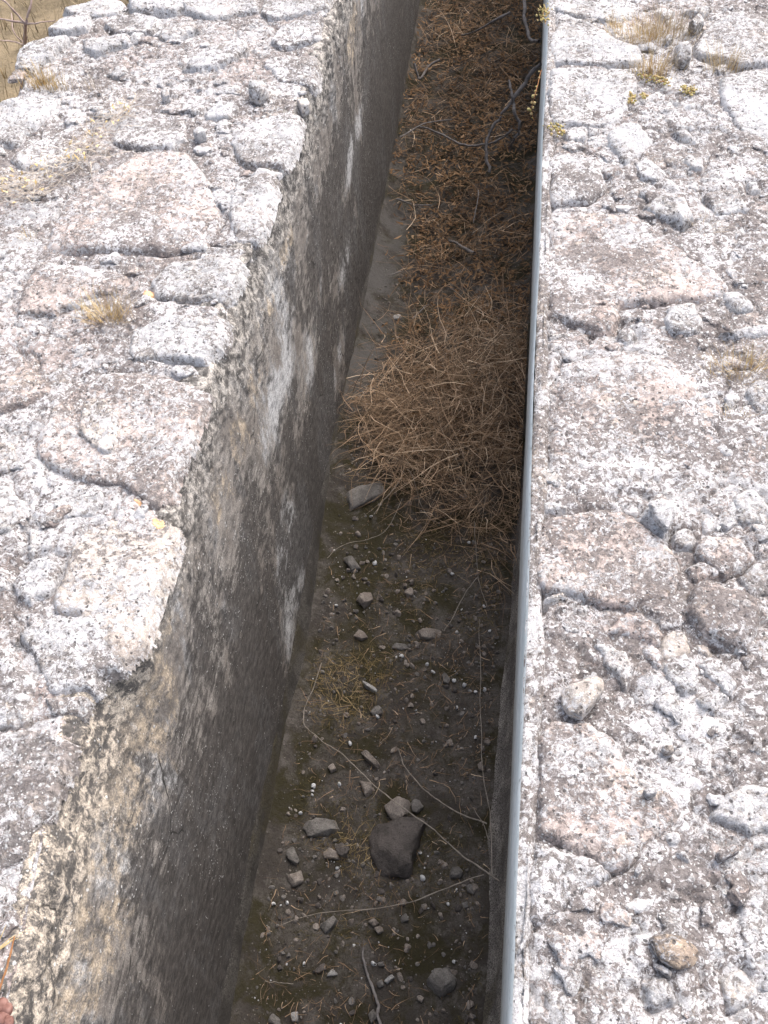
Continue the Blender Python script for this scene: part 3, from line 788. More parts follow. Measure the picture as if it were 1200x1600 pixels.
# ------------------------------------------------------------------ rocks on the channel floor
FR = [
 (0, [(536,779),(561,755),(602,748),(606,761),(587,777),(568,786),(542,796)], 'broad flat grey rock against the left wall at the edge of the straw', .22),
 (0, [(534,872),(552,869),(564,886),(549,891)], 'rounded grey rock near the left moulding below the flat grey rock', .6),
 (1, [(555,935),(569,927),(580,926),(583,938),(569,949)], 'pale angular rock on brown moss in the middle of the channel floor', .7),
 (1, [(645,992),(666,983),(693,984),(688,994),(669,999)], 'long flat pinkish rock shaped like a lens on the channel floor', .6),
 (1, [(631,923),(644,919),(647,929),(637,934)], 'small tan rock in the moss right of the pale angular rock', .6),
 (1, [(552,995),(561,984),(576,995),(564,1000)], 'small triangular tan rock left of the lens-shaped rock', .7),
 (0, [(610,1011),(618,1006),(634,1007),(640,1014),(628,1016)], 'low grey rock just below the lens-shaped rock', .6),
 (0, [(690,1056),(696,1049),(704,1062),(701,1070),(693,1067)], 'oval grey stone among the white shells near the right moulding', .7),
 (3, [(566,1064),(590,1078),(588,1084),(570,1073)], 'narrow pale stone lying aslant in the wiry weed', .9),
 (1, [(561,1172),(576,1176),(594,1194),(591,1202),(572,1187)], 'long beige rock lying diagonally above the crossing stem', .7),
 (1, [(561,1220),(580,1222),(582,1238),(572,1246)], 'tapered beige rock just left of the long diagonal stem', .6),
 (1, [(600,1260),(620,1246),(644,1253),(635,1271),(620,1284),(609,1277)], 'pinkish wedge rock under the stem, leaning on the big dark rock', .6),
 (2, [(576,1315),(583,1293),(620,1286),(657,1275),(664,1293),(653,1326),(646,1345),(642,1369),(594,1367),(580,1341)], 'largest dark brown blocky rock on the channel floor', .55),
 (0, [(470,1290),(492,1279),(521,1282),(532,1293),(521,1304),(481,1308)], 'long grey rock near the left wall beside the big dark rock', .7),
 (0, [(448,1326),(459,1323),(468,1345),(462,1352),(448,1341)], 'small upright grey rock at the foot of the left wall', .7),
 (1, [(448,1370),(470,1359),(475,1378),(455,1387)], 'squarish beige rock at the foot of the left wall', .7),
 (1, [(505,1330),(514,1325),(528,1332),(530,1343),(506,1341)], 'bright pinkish rock beside a darker rock below the long grey rock', .8),
 (2, [(523,1323),(536,1317),(547,1326),(539,1343),(528,1334)], 'dark grey rock touching the bright pinkish rock', .8),
 (0, [(642,1253),(653,1249),(662,1260),(653,1271),(644,1268)], 'grey rock right of the pinkish wedge rock', .8),
 (0, [(701,1358),(715,1352),(725,1363),(719,1372),(704,1372)], 'round grey stone right of the big dark rock', .8),
 (0, [(578,1112),(591,1101),(600,1114),(583,1119)], 'grey triangular rock in the weed above the long beige rock', .7),
 (1, [(512,1198),(521,1193),(526,1202),(517,1207)], 'small beige rock by the left wall beside the diagonal stem', .8),
 (1, [(746,1193),(753,1189),(756,1205),(748,1203)], 'small brown rock against the right moulding', .8),
 (0, [(666,1534),(679,1514),(701,1512),(714,1526),(710,1545),(690,1556),(668,1548)], 'large rounded grey rock at the near end of the channel floor', .8),
 (1, [(575,1440),(584,1435),(593,1442),(584,1449)], 'upper one of two small round stones under the lowest long stem', .9),
 (1, [(584,1451),(595,1446),(600,1455),(591,1460)], 'lower one of two small round stones under the lowest long stem', .9),
 (0, [(499,1446),(521,1431),(529,1438),(510,1460)], 'slanted grey slab rock just below the lowest long stem', .6),
 (0, [(624,1435),(635,1427),(639,1438),(628,1442)], 'dull stone right of the two small round stones', .7),
 (0, [(417,1598),(426,1583),(437,1592),(440,1604)], 'pointed grey rock at the bottom edge near the left wall', .8),
 (0, [(575,1585),(584,1576),(591,1589),(580,1600)], 'oval grey stone beside the lower end of the thick grey twig', .9),
 (1, [(650,1561),(653,1554),(663,1559),(659,1567)], 'small pinkish stone left of the large rounded grey rock', .9),
 (3, [(455,1583),(466,1581),(466,1596),(456,1596)], 'chalky stone right of the pointed grey rock at the bottom edge', .8),
 (2, [(487,1519),(507,1504),(510,1515),(499,1520)], 'small blackish rock above the white triangular chip', .7),
 (3, [(510,1526),(518,1513),(529,1523)], 'white triangular chip left of the thick grey twig', .5),
 (0, [(727,1383),(739,1381),(741,1398),(730,1394)], 'angular grey chip under the right moulding near the stem junction', .7),
 (0, [(722,1412),(730,1409),(732,1417),(724,1420)], 'small dark grey stone near the right moulding', .8),
 (3, [(613,495),(626,492),(627,499),(615,500)], 'white stone on bare soil beside the far straw', .9),
 (0, [(588,1536),(597,1530),(600,1540),(592,1544)], 'small pale stone right of the thick grey twig', .9),
 (3, [(600,1533),(613,1522),(617,1527),(605,1537)], 'narrow whitish stone right of the thick grey twig', .9),
 (0, [(590,1505),(600,1502),(602,1509),(592,1511)], 'little grey stone beside the top of the thick grey twig', .9),
]
for mi, p, lab, fl in FR: rock('rock', p, M_FR[mi], lab, flat=fl*.8, group='rocks on the channel floor', sink=.28, cuts=11, rough=.085)

# white snail shells
def shell_me():
    n, m = 46, 9
    th = np.linspace(0, 5.2*math.pi, n); r = .0011 * np.exp(.112*th); r = r / r[-1] * .0058
    V = []
    for i in range(n):
        c = np.array([math.cos(th[i])*r[i]*.62, math.sin(th[i])*r[i]*.62, (1 - r[i]/.0058)*.0042])
        u = np.array([math.cos(th[i]), math.sin(th[i]), 0])
        for j in range(m):
            a = 2*math.pi*j/m; V.append(c + (u*math.cos(a) + np.array([0, 0, 1])*math.sin(a)) * r[i]*.62)
    F = [(i*m+j, i*m+(j+1) % m, (i+1)*m+(j+1) % m, (i+1)*m+j) for i in range(n-1) for j in range(m)]
    return mesh('snail_shell', V, F, M_SHELL)
SH = shell_me()
z3 = lambda a, b, x, y, k: (a + x/k, b + y/k)
SHP = [z3(460, 720, *p, 3.158) for p in ((380,275),(800,845),(505,970),(655,1002),(682,1042),(840,1105),(868,1137),(893,1139),(805,1218),(785,1085),(937,1130),(862,405),(780,560),(933,718),(963,840),(395,505),(530,965),(205,715))]
SHP += [z3(400, 1000, *p, 2.727) for p in ((400,440),(245,625),(238,660),(240,645),(700,908),(515,325),(935,415),(345,970),(190,735),(355,615))]
SHP += [z3(360, 1200, *p, 2.727) for p in ((355,75),(820,470),(925,580),(965,520),(315,835),(635,835),(610,830),(185,580),(245,575),(955,825))]
for i, (px, py) in enumerate(SHP):
    p = at(px, py, FLOOR); z = float(floor_z(p[0], p[1])); p = at(px, py, z + .004)
    o = link('snail_shell', SH, loc=p, label='small bleached white snail shell lying on the dark gritty channel floor', cat='snail shell', group='white snail shells on the channel floor')
    k = random.uniform(.75, 1.35); k *= 1.15; o.scale = (k, k, k); o.rotation_euler = (random.uniform(-1.2, 1.2), random.uniform(-1.2, 1.2), random.uniform(0, 6.3))

# gravel and grit on the floor: uncountable
def gravel(n, y0, y1, mt, rmin, rmax, s, pw=2.5):
    rg = np.random.default_rng(s); VV = []; FF = []; k = 0
    for i in range(n):
        y = rg.uniform(y0, y1); x = rg.uniform(XF + .045, XR - .06)
        if y > 2.0 and rg.random() < .8 and x > -.52: continue
        if rg.random() > .25 + .9 * float(sstep(-.25, .3, fbm(x, y, 0, 4.5, 3, 19))): continue
        r = rmin + (rmax - rmin) * rg.random()**pw
        v, f = ico(1 if r < .0035 else 2)
        nn = rg.normal(size=(4, 3)); nn /= np.linalg.norm(nn, axis=1)[:, None]
        v = v.copy()
        for q_ in nn: v -= np.clip(v @ q_ - .55, 0, None)[:, None] * q_
        q = v * r * rg.uniform(.6, 1.15, 3)
        q = q * (1 + .22 * vn(v[:, 0]*1.7 + i*3.1, v[:, 1]*1.7, v[:, 2]*1.7, s))[:, None]
        a = rg.uniform(0, 6.3); ca, sa = math.cos(a), math.sin(a)
        q = np.stack([q[:, 0]*ca - q[:, 1]*sa, q[:, 0]*sa + q[:, 1]*ca, q[:, 2]], -1)
        VV.append(q + np.array([x, y, float(floor_z(x, y)) + r*.08])); FF.append(f + k); k += len(v)
    return mesh('gravel', np.concatenate(VV), np.concatenate(FF), mt, smooth=False)
link('gravel', gravel(2300, .25, 3.4, M_FR[0], .0016, .010, 1, 3.6), kind='stuff', label='grey grit and gravel strewn over the channel floor', cat='gravel')
link('gravel', gravel(1700, .25, 3.4, M_FR[1], .0016, .013, 2, 3.2), kind='stuff', label='beige stone crumbs strewn over the channel floor', cat='gravel')
link('gravel', gravel(700, .25, 3.4, M_FR[2], .003, .012, 4, 2.5), kind='stuff', label='dark brown clods strewn over the channel floor', cat='gravel')
link('gravel', gravel(520, .25, 3.0, M_SHELL, .0012, .0038, 3, 2.2), kind='stuff', label='white shell crumbs strewn over the channel floor', cat='gravel')

# ------------------------------------------------------------------ stems and branches
def tube(pts, r0, r1, name, mat, wob=.0, m=7, s=0, sub=7):
    P = np.array(pts, float); n = len(P)
    Q = []
    for i in range(n - 1):
        p0, p1, p2, p3 = P[max(i-1, 0)], P[i], P[i+1], P[min(i+2, n-1)]
        for t in np.linspace(0, 1, sub, endpoint=False):
            Q.append(.5*((2*p1) + (-p0+p2)*t + (2*p0-5*p1+4*p2-p3)*t*t + (-p0+3*p1-3*p2+p3)*t**3))
    Q.append(P[-1]); Q = np.array(Q); k = np.arange(len(Q))
    if wob:
        for a in range(3): Q[:, a] += wob * fbm(k*.35, k*0 + a*7.7, s, 1, 3, s + a)
    if mat in (M_VINE, M_BRANCH): r0, r1 = r0*.8, r1*.8
    T = np.gradient(Q, axis=0); T /= np.linalg.norm(T, axis=1)[:, None] + 1e-9
    up = np.where(np.abs(T[:, 2:3]) > .9, [[1., 0, 0]], [[0, 0, 1.]])
    A = np.cross(T, up); A /= np.linalg.norm(A, axis=1)[:, None]; B = np.cross(T, A)
    R = np.linspace(r0, r1, len(Q)) * (1 + .34 * fbm(k*.8, k*0, s, 1, 2, s+5))
    ang = np.linspace(0, 2*math.pi, m, endpoint=False)
    V = Q[:, None] + R[:, None, None] * (A[:, None]*np.cos(ang)[None, :, None] + B[:, None]*np.sin(ang)[None, :, None])
    F = [(i*m+j, i*m+(j+1) % m, (i+1)*m+(j+1) % m, (i+1)*m+j) for i in range(len(Q)-1) for j in range(m)]
    return V.reshape(-1, 3), np.array(F)

def strand(name, px, lift, r0, r1, mat, label, cat, group=None, k=None, parent=None, wob=.004, zfun=None):
    a, b, sc = k if k else (0, 0, 1)
    pts = []
    L = lift if hasattr(lift, '__len__') else [lift]*len(px)
    for (x, y), l in zip(px, L):
        x, y = a + x/sc, b + y/sc
        p = at(x, y, FLOOR + l)
        z = float(floor_z(p[0], p[1])) + l; p = at(x, y, z); pts.append(p)
    SEED[0] += 1
    V, F = tube(pts, r0, r1, name, mat, wob, s=SEED[0])
    o = V.mean(0) if parent is None else np.array(parent.location)
    return link(name, mesh(name, V - o, F, mat), parent, loc=o if parent is None else (0, 0, 0), label=label, cat=cat, group=group)

K4, K5, K3, K0, K2 = (400, 1000, 2.727), (360, 1200, 2.727), (460, 720, 3.158), (480, 0, 3.158), (480, 400, 3.158)
gs = 'dry stems lying in the channel'
t1 = strand('dry_stem', [(280,100),(232,230),(205,300),(212,370),(280,430),(370,490),(450,570),(550,660),(660,740),(760,810),(870,910),(970,980),(1040,1025)],
       [.06,.05,.03,.03,.02,.02,.025,.035,.055,.05,.03,.03,.05],   .0013, .0028, M_VINE, 'longest pale dry stem running diagonally across the big dark rock', 'dry stem', gs, K4)
strand('twig', [(1080,455),(900,520),(740,580),(560,605),(350,625),(210,670)], [.03,.03,.02,.02,.015,.012],   .0022, .0008, M_VINE, None, None, None, K5, parent=t1)
t2 = strand('dry_stem', [(605,460),(620,500),(640,550),(720,640),(800,700),(900,755),(985,780)], .022, .0014, .0024, M_VINE, 'pale curved stem above the longest one, ending at the upright stem', 'dry stem', gs, K4)
strand('dry_stem', [(950,-90),(955,100),(955,250),(960,400),(965,560),(990,700),(1000,800),(1008,1000)], [.02,.02,.02,.025,.03,.04,.05,.05], .0013, .0018, M_VINE, 'thin straight stem running beside the right moulding', 'dry stem', gs, K4)
strand('dry_stem', [(930,715),(970,790),(990,850)], .03, .0010, .0014, M_VINE, 'short thin stem just left of the straight stem by the right moulding', 'dry stem', gs, K4)
strand('dry_stem', [(545,30),(520,100),(470,165),(430,210),(390,265)], [.08,.06,.05,.04,.02], .0014, .0014, M_VINE, 'thin bent straw stem pointing down to the flat grey rock', 'dry stem', gs, K3)
strand('dry_stem', [(560,40),(590,90),(620,200),(650,262),(690,305)], [.08,.06,.03,.02,.015], .0014, .0012, M_VINE, 'thin straw stem drooping from the straw onto bare soil', 'dry stem', gs, K3)
strand('dry_stem', [(530,190),(490,280),(440,350),(370,385),(250,410),(160,480)], [.05,.04,.03,.02,.03,.05], .0012, .001, M_VINE, 'thin straw bending to the left moulding below the flat grey rock', 'dry stem', gs, K3)
strand('dry_stem', [(905,575),(850,645),(800,735),(740,840)], [.06,.04,.02,.015], .0016, .0012, M_VINE, 'forked grey stem touching the lens-shaped rock', 'dry stem', gs, K3)
strand('dry_stem', [(905,575),(925,650),(950,725)], [.06,.04,.02], .0014, .001, M_VINE, 'short leg of the forked stem close to the right wall', 'dry stem', gs, K3)
strand('dry_stem', [(890,300),(895,450),(905,575)], [.12,.1,.06], .0012, .001, M_VINE, 'straw stem hanging straight down from the dry grass', 'dry stem', gs, K3)
strand('twig', [(566,768),(572,850),(600,920),(625,1000),(632,1060),(640,1120)], .012, .0040, .0052, M_BRANCH, 'thick dark grey twig at the near end of the channel floor', 'twig', None, K5)
strand('dry_stem', [(150,910),(200,914),(265,918)], .012, .001, .001, M_VINE, 'short straight straw near the left wall at the near end', 'dry stem', gs, K5)
gb = 'dead branches in the far part of the channel'
b1 = strand('dead_branch', [(1150,318),(1085,395),(1020,482),(962,560),(905,650),(890,760),(895,850)], [.34,.30,.26,.22,.16,.10,.05], .011, .008, M_BRANCH,
            'thick forked dead branch leaning on the right wall over the litter', 'dead branch', gb, K0, wob=.012)
strand('fork', [(1015,490),(1030,570),(1045,630),(1020,700),(995,745)], [.26,.22,.18,.12,.06], .010, .006, M_BRANCH, None, None, None, K0, parent=b1, wob=.01)
strand('fork', [(998,395),(1003,440),(1012,485)], [.30,.28,.26], .006, .008, M_BRANCH, None, None, None, K0, parent=b1)
strand('dead_branch', [(1066,-60),(1072,60),(1085,140),(1105,190),(1150,205)], [.3,.3,.28,.28,.3], .011, .009, M_BRANCH, 'hooked dead branch at the top edge beside the right wall', 'dead branch', gb, K0, wob=.01)
b3 = strand('dead_branch', [(455,675),(490,660),(570,612),(640,597),(715,590)], [.1,.1,.1,.09,.06], .005, .003, M_BRANCH, 'thin dead branch reaching out from the left wall', 'dead branch', gb, K0)
strand('dead_branch', [(560,622),(660,660),(760,708),(880,712),(960,680),(1010,640)], [.08,.07,.07,.08,.09,.1], .005, .007, M_BRANCH, 'long sagging dead branch lying level across the litter', 'dead branch', gb, K0, wob=.01)
strand('dead_branch', [(530,310),(545,375),(560,385),(600,325),(655,293)], [.1,.06,.06,.08,.09], .007, .007, M_BRANCH, 'V-shaped dead branch by the far left wall', 'dead branch', gb, K0)
strand('dead_branch', [(440,980),(520,1010),(615,1012)], .04, .005, .003, M_BRANCH, 'short dark branch on the litter close to the left wall', 'dead branch', gb, K0)
strand('dead_branch', [(700,1185),(740,1200),(775,1225),(825,1252)], .05, .006, .009, M_BRANCH, 'stubby thick dark branch in the middle of the litter', 'dead branch', gb, K0)
strand('dead_branch', [(1000,60),(910,110),(840,150),(760,175)], [.2,.18,.15,.1], .008, .004, M_BRANCH, 'grey branch partly buried in far straw', 'dead branch', gb, K0)
strand('dead_branch', [(470,75),(420,90),(385,102)], .02, .003, .002, M_BRANCH, 'thin black twig on bare soil by the left wall', 'dead branch', gb, K2)
strand('dead_branch', [(600,240),(560,270),(520,308)], .05, .003, .003, M_BRANCH, 'thin dark twig at the border of straw and bare soil', 'dead branch', gb, K2)
strand('dead_branch', [(845,940),(840,1010),(820,1100)], .10, .003, .002, M_BRANCH, 'upright dark twig standing in the brown litter', 'dead branch', gb, K0)

# ------------------------------------------------------------------ dry grass
def blades(B, az, lean, ln, wd, bend, tone, seg=5, jit=0.0, s=0):
    """ribbon blades, vectorised: base points B, azimuth, lean from vertical, length, width, added lean at the tip"""
    n = len(B); rg = np.random.default_rng(s)
    V = np.zeros((n, seg, 2, 3)); p = B.copy(); ta = az.copy(); step = (ln / (seg - 1))[:, None]
    for i in range(seg):
        w = wd * (1 - .8 * i / (seg - 1)) * .5
        sx = np.stack([-np.sin(ta), np.cos(ta), rg.normal(size=n)*.6], -1); sx /= np.linalg.norm(sx, axis=1)[:, None]
        V[:, i, 0] = p - sx * w[:, None]; V[:, i, 1] = p + sx * w[:, None]
        l = lean + bend * i / (seg - 1); ta = ta + rg.normal(size=n) * jit
        p = p + step * np.stack([np.sin(l)*np.cos(ta), np.sin(l)*np.sin(ta), np.cos(l)], -1)
    i0 = (np.arange(n) * seg * 2)[:, None]; F = []
    for i in range(seg - 1):
        F.append(i0 + np.array([[2*i, 2*i+1, 2*i+3, 2*i+2]]))
    return V.reshape(-1, 3), np.concatenate(F), np.repeat(tone, seg * 2)

def straw_bed():
    rg = np.random.default_rng(21)
    # tangled straw heap: dense between the flat grey rock and the bare strip, thinner further up
    n = 5600
    y = np.concatenate([rg.normal(2.45, .30, n), rg.uniform(2.7, 6.8, 6500)]); N = len(y)
    x = rg.uniform(XF + .03, XR - .02, N)
    # bare strip by the left wall, heap edge slanting across the floor
    lim = np.interp(y, [1.7, 1.95, 2.15, 2.35, 2.55, 2.75, 3.2, 3.6, 4.2, 7], [.0, -.16, -.32, -.56, -.64, -.52, -.48, -.50, -.66, -.66])
    ok = (x > lim + rg.normal(size=N)*.05) & (y > 1.72)
    dens = np.where(y > 2.9, .35 + .65*(fbm(x, y, 0, 2.6, 3, 5) > .0), 1.0)
    ok &= rg.random(N) < dens
    x, y = x[ok], y[ok]; N = len(x)
    h = np.where(y < 2.95, .10, .06) * rg.random(N)**1.5
    B = np.stack([x, y, floor_z(x, y) + h - .005], -1)
    cl = fbm(x, y, 0, 7, 2, 9)
    az = cl * 4 + rg.normal(size=N) * 1.3 - 1.2
    lean = rg.uniform(.7, 1.75, N); ln = (.05 + .24 * rg.random(N)**1.6) * np.where(y < 2.95, 1.1, .85)
    wd = (.0012 + .0030 * rg.random(N)**2.2) * np.where(y > 3.4, 1.3, 1)
    tone = np.clip(.40 + .22*cl + rg.normal(size=N)*.27 - .16*sstep(2.8, 3.4, y), 0, 1)
    V, F, T = blades(B, az, lean, ln, wd, rg.uniform(-.2, .9, N), tone, 6, .22, 3)
    ox = np.clip(V[:, 0], XF + .012, XR - .014); V[:, 0] = ox
    V[:, 2] = np.maximum(V[:, 2], floor_z(V[:, 0], V[:, 1]) + .002)
    link('dry_grass', mesh('dry_grass', V, F, M_STRAW, tone=T), kind='stuff', label='tangled brown dead straw heaped across the channel', cat='dry grass')
straw_bed()

def litter():
    rg = np.random.default_rng(33); N = 15000
    y = rg.uniform(2.3, 7.2, N); x = rg.uniform(XF + .01, XR - .01, N)
    lim = np.interp(y, [2.3, 2.7, 3.2, 3.6, 3.9, 4.2, 7], [-.5, -.47, -.47, -.50, -.57, -.66, -.66])
    ok = x > lim + rg.normal(size=N)*.05; x, y = x[ok], y[ok]; N = len(x)
    B = np.stack([x, y, floor_z(x, y) + .045*rg.random(N)*(1 + .5*fbm(x, y, 0, 4, 2, 4))], -1)
    kk = rg.random(N) < .35 + .8*sstep(-.3, .25, fbm(x, y, 0, 6, 3, 13)); x, y, B = x[kk], y[kk], B[kk]; N = len(x)
    tone = np.clip(.45 + .35*fbm(x, y, 0, 5, 3, 12) + rg.normal(size=N)*.22, 0, 1)
    V, F, T = blades(B, rg.uniform(0, 6.28, N), rg.uniform(1.1, 1.9, N), rg.uniform(.012, .045, N), rg.uniform(.004, .013, N), rg.uniform(-.6, .6, N), tone, 3, .3, 5)
    V[:, 0] = np.clip(V[:, 0], XF + .006, XR - .012)
    link('leaf_litter', mesh('leaf_litter', V, F, M_LITTER, tone=T), kind='stuff', label='rusty brown leaf litter filling the far part of the channel', cat='leaf litter')
litter()

def moss():
    rg = np.random.default_rng(44); N = 9000
    y = rg.uniform(.3, 2.3, N); x = rg.uniform(XF + .05, XR - .06, N)
    m = .05 + fbm(x, y, 0, 5.5, 4, 14)
    wire = np.exp(-((x + .50)/.11)**2 - ((y - 1.42)/.16)**2) + .8*np.exp(-((x + .42)/.12)**2 - ((y - .95)/.06)**2) + .5*np.exp(-((x + .16)/.2)**2 - ((y - 1.85)/.2)**2)
    ok = (m + wire*1.1 > .08 + .25*rg.random(N)); x, y, m, wire = x[ok], y[ok], m[ok], wire[ok]; N = len(x)
    B = np.stack([x, y, floor_z(x, y) - .001], -1)
    ln = rg.uniform(.006, .022, N) + wire * rg.uniform(.0, .085, N)
    tone = np.clip(.2 + wire*.65 + rg.normal(size=N)*.22, 0, 1)
    V, F, T = blades(B, rg.uniform(0, 6.28, N), rg.uniform(.5, 1.5, N), ln, rg.uniform(.0009, .0022, N), rg.uniform(0, .9, N), tone, 5, .3, 6)
    V[:, 2] = np.maximum(V[:, 2], floor_z(V[:, 0], V[:, 1]) + .001)
    link('moss', mesh('moss', V, F, M_MOSS, tone=T), kind='stuff', label='dark brown moss and wiry weed on the near channel floor', cat='moss')
moss()

def debris():
    rg = np.random.default_rng(47); N = 4200
    y =   .25 + 2.2 * rg.random(N); x = rg.uniform(XF + .05, XR - .06, N)
    ok = rg.random(N) < .35 + .65 * sstep(-.2, .3, fbm(x, y, 0, 4, 3, 15)); x, y = x[ok], y[ok]; N = len(x)
    B = np.stack([x, y, floor_z(x, y) + .004 + .008 * rg.random(N)], -1)
    V, F, T = blades(B, rg.uniform(0, 6.28, N), rg.uniform(1.3, 1.75, N), .01 + .06 * rg.random(N)**2.5, rg.uniform(.0008, .0024, N), rg.uniform(-.4, .5, N), np.clip(.3 + rg.normal(size=N)*.25, 0, 1), 5, .25, 16)
    V[:, 2] = np.maximum(V[:, 2], floor_z(V[:, 0], V[:, 1]) + .001)
    V[:, 0] = np.clip(V[:, 0], XF + .02, XR - .03)
    link('plant_debris', mesh('plant_debris', V, F, M_STRAW, tone=T), kind='stuff', label='short brown straw bits and rootlets strewn over the near channel floor', cat='plant debris')
debris()

def tuft(px, py, w, n, hgt, mat, label, name='grass_tuft', cat='dry grass', group='dry grass tufts on the wall tops', lean=(.0, .7), bias=None, wd=(.0008, .0018), s=0, z=0.0):
    rg = np.random.default_rng(500 + s + int(px)); c = at(px, py, z)
    x = rg.normal(size=n) * w; y = rg.normal(size=n) * w * .55
    B = np.stack([x, y, np.zeros(n) - .012], -1)
    az = np.arctan2(y, x) + rg.normal(size=n) * .8
    if bias is not None: az = bias + rg.normal(size=n) * .9
    V, F, T = blades(B, az, rg.uniform(*lean, n), hgt * rg.uniform(.35, 1, n), rg.uniform(*wd, n), rg.uniform(0, .8, n), np.clip(.5 + rg.normal(size=n)*.25, 0, 1), 6, .12, s)
    c[2] = top_z(c[0], c[1]) + .004 if z > -.01 else z
    return link(name, mesh(name, V, F, mat, tone=T), loc=c, label=label, cat=cat, group=group)
tuft(170, 494, .026, 240, .095, M_TUFT, 'bushy golden grass tuft between two blocks on the left wall', s=1)
tuft(66, 130, .026, 190, .10, M_TUFT, 'tall straw tuft near the outer edge of the left wall', s=2, lean=(0, .4))
tuft(92, 132, .018, 60, .10, M_TUFT, 'sparse upright straws right of the tall tuft near the outer edge', s=3, lean=(0, .45))
tuft(20, 132, .014, 24, .06, M_TUFT, 'thin blades at the far left edge of the left wall', s=4, lean=(0, .4))
tuft(150, 135, .03, 70, .09, M_GREYST, 'whitish upright dead stems behind the tangled plant on the left wall', s=5, lean=(0, .4))
tuft(1015, 56, .060, 560, .105, M_TUFT, 'widest dry grass clump on the far part of the right wall', s=7, lean=(0, .6))
tuft(1045, 44, .045, 220, .10, M_GREYST, 'brownish dry grass at the back of the widest clump', s=8, lean=(0, .5))
tuft(1022, 110, .034, 300, .09, M_TUFT, 'yellow grass clump in front of the widest one on the right wall', s=9, lean=(0, .5))
tuft(1132, 106, .026, 140, .10, M_TUFT, 'pale wispy grass tuft between the two grey slabs on the right', s=10, lean=(0, .35))
tuft(960, 38, .010, 70, .05, M_TUFT, 'small dry grass tuft left of the widest clump', s=11, lean=(0, .5))
tuft(1162, 575, .035, 260, .06, M_TUFT, 'low pale grass beside the largest pink slab at the right edge', s=12)
tuft(1155, 645, .012, 30, .04, M_TUFT, 'tiny grass sprig below the low pale grass at the right edge', s=13)
tuft(1100, 350, .020, 46, .055, M_GREYST, 'flattened greyish grass beside a white stone on the right wall', s=14, lean=(.3, 1.2))
tuft(990, 102, .016, 36, .035, M_TUFT, 'short grass fringe along the seam of two white blocks', s=15)
tuft(1052, 932, .010, 46, .026, M_MOSS, 'small brown wiry plant in the joint below a pink slab on the right wall', name='joint_weed', cat='weed', group=None, s=16, lean=(.4, 1.3))
tuft(45, 370, .012, 30, .05, M_TUFT, 'few straws beside the white stone at the left edge', s=17)
tuft(85, 170, .035, 60, .06, M_GREYST, 'flat grey dead grass between the slabs near the left edge', s=18, lean=(.5, 1.4))
tuft(1190, 560, .025, 80, .05, M_GREYST, 'grey dead grass at the right edge behind the largest pink slab', s=19, lean=(.2, 1.2))

def tangle(poly, n, label, s, nl=60):
    """dead creeping plant: flattened stems with dry leaves and seed heads"""
    rg = np.random.default_rng(s); P = np.array([at(x, y, .012)[:2] for x, y in poly]); c = P.mean(0)
    pts = []
    while len(pts) < n:
        q = rg.uniform(P.min(0), P.max(0))
        if sdf(P, np.array([q[0]]), np.array([q[1]]))[0] > 0: pts.append(q)
    pts = np.array(pts); B = np.concatenate([pts - c, rg.uniform(0, .015, (n, 1))], 1)
    V, F, T = blades(B, rg.normal(size=n)*.9 + rg.choice([0.7, 3.8], n), rg.uniform(.9, 1.6, n), rg.uniform(.04, .14, n), rg.uniform(.001, .0022, n), rg.uniform(-.2, .5, n), np.clip(.45 + rg.normal(size=n)*.2, 0, .8), 6, .2, s)
    root = link('dead_plant', None, loc=(c[0], c[1], 0), label=label, cat='dead plant')
    link('stems', mesh('stems', V, F, M_GREYST, tone=T), root)
    k = rg.integers(0, n, nl); BB = B[k] + rg.normal(size=(nl, 3)) * [.01, .01, .004] + [0, 0, .02]
    V, F, T = blades(BB, rg.uniform(0, 6.28, nl), rg.uniform(.2, 1.5, nl), rg.uniform(.008, .02, nl), rg.uniform(.005, .011, nl), rg.uniform(.2, 1, nl), np.clip(rg.uniform(.3, 1, nl), 0, 1), 4, .2, s)
    link('dry_leaves', mesh('dry_leaves', V, F, M_TUFT, tone=T), root)
tangle([(60,262),(110,235),(145,195),(190,160),(215,155),(200,185),(165,215),(150,250),(110,270),(70,285),(10,300),(0,285)], 300, 'tangled dead creeping plant with straw-coloured seed heads on the left wall', 3, 70)
tangle([(0,290),(40,282),(75,290),(60,312),(15,318),(0,320)], 90, 'flattened tan dead plant at the left edge in front of a long grey slab', 4, 16)

def stonecrop(px, label, s, n=60, hang=False, spread=.02, z=0.0):
    rg = np.random.default_rng(s); root = None
    p0 = at(*px[0], z); root = link('stonecrop', None, loc=p0, label=label, cat='plant', group='yellow stonecrop on the right wall')
    pts = np.array([at(x, y, zz) for (x, y), zz in zip(px, [z]*len(px))]) - p0
    if hang: pts[:, 2] += np.linspace(0, -.10, len(pts)); 
    if hang:
        pts = np.array([at(x, y, z + dz) for (x, y), dz in zip(px, np.linspace(0, -.12, len(px)))]) - p0
    V, F = tube(pts + [0, 0, .006], .0012, .0009, 'stem', M_VINE, .004, 6, s)
    link('stem', mesh('stem', V, F, M_RUST), root)
    v, f = ico(1); VV = []; FF = []; T = []; k = 0
    for i in range(n):
        t = rg.random() * (len(pts) - 1); a = int(t); u = t - a
        c = pts[a]*(1-u) + pts[min(a+1, len(pts)-1)]*u + rg.normal(size=3) * [spread, spread*.8, spread*.3] * (.25 if hang else 1) + [0, 0, .008]
        r = rg.uniform(.0018, .0042) * (1.2 if hang else 1)
        VV.append(v * r * rg.uniform(.6, 1.3, 3) + c); FF.append(f + k); k += len(v); T += [rg.random()] * len(v)
    link('leaves', mesh('leaves', np.concatenate(VV), np.concatenate(FF), M_SEDUM, tone=T), root)
stonecrop([(850,12),(848,28),(852,40)], 'yellow stonecrop clump on the far lip of the right wall', 1, 70, spread=.012)
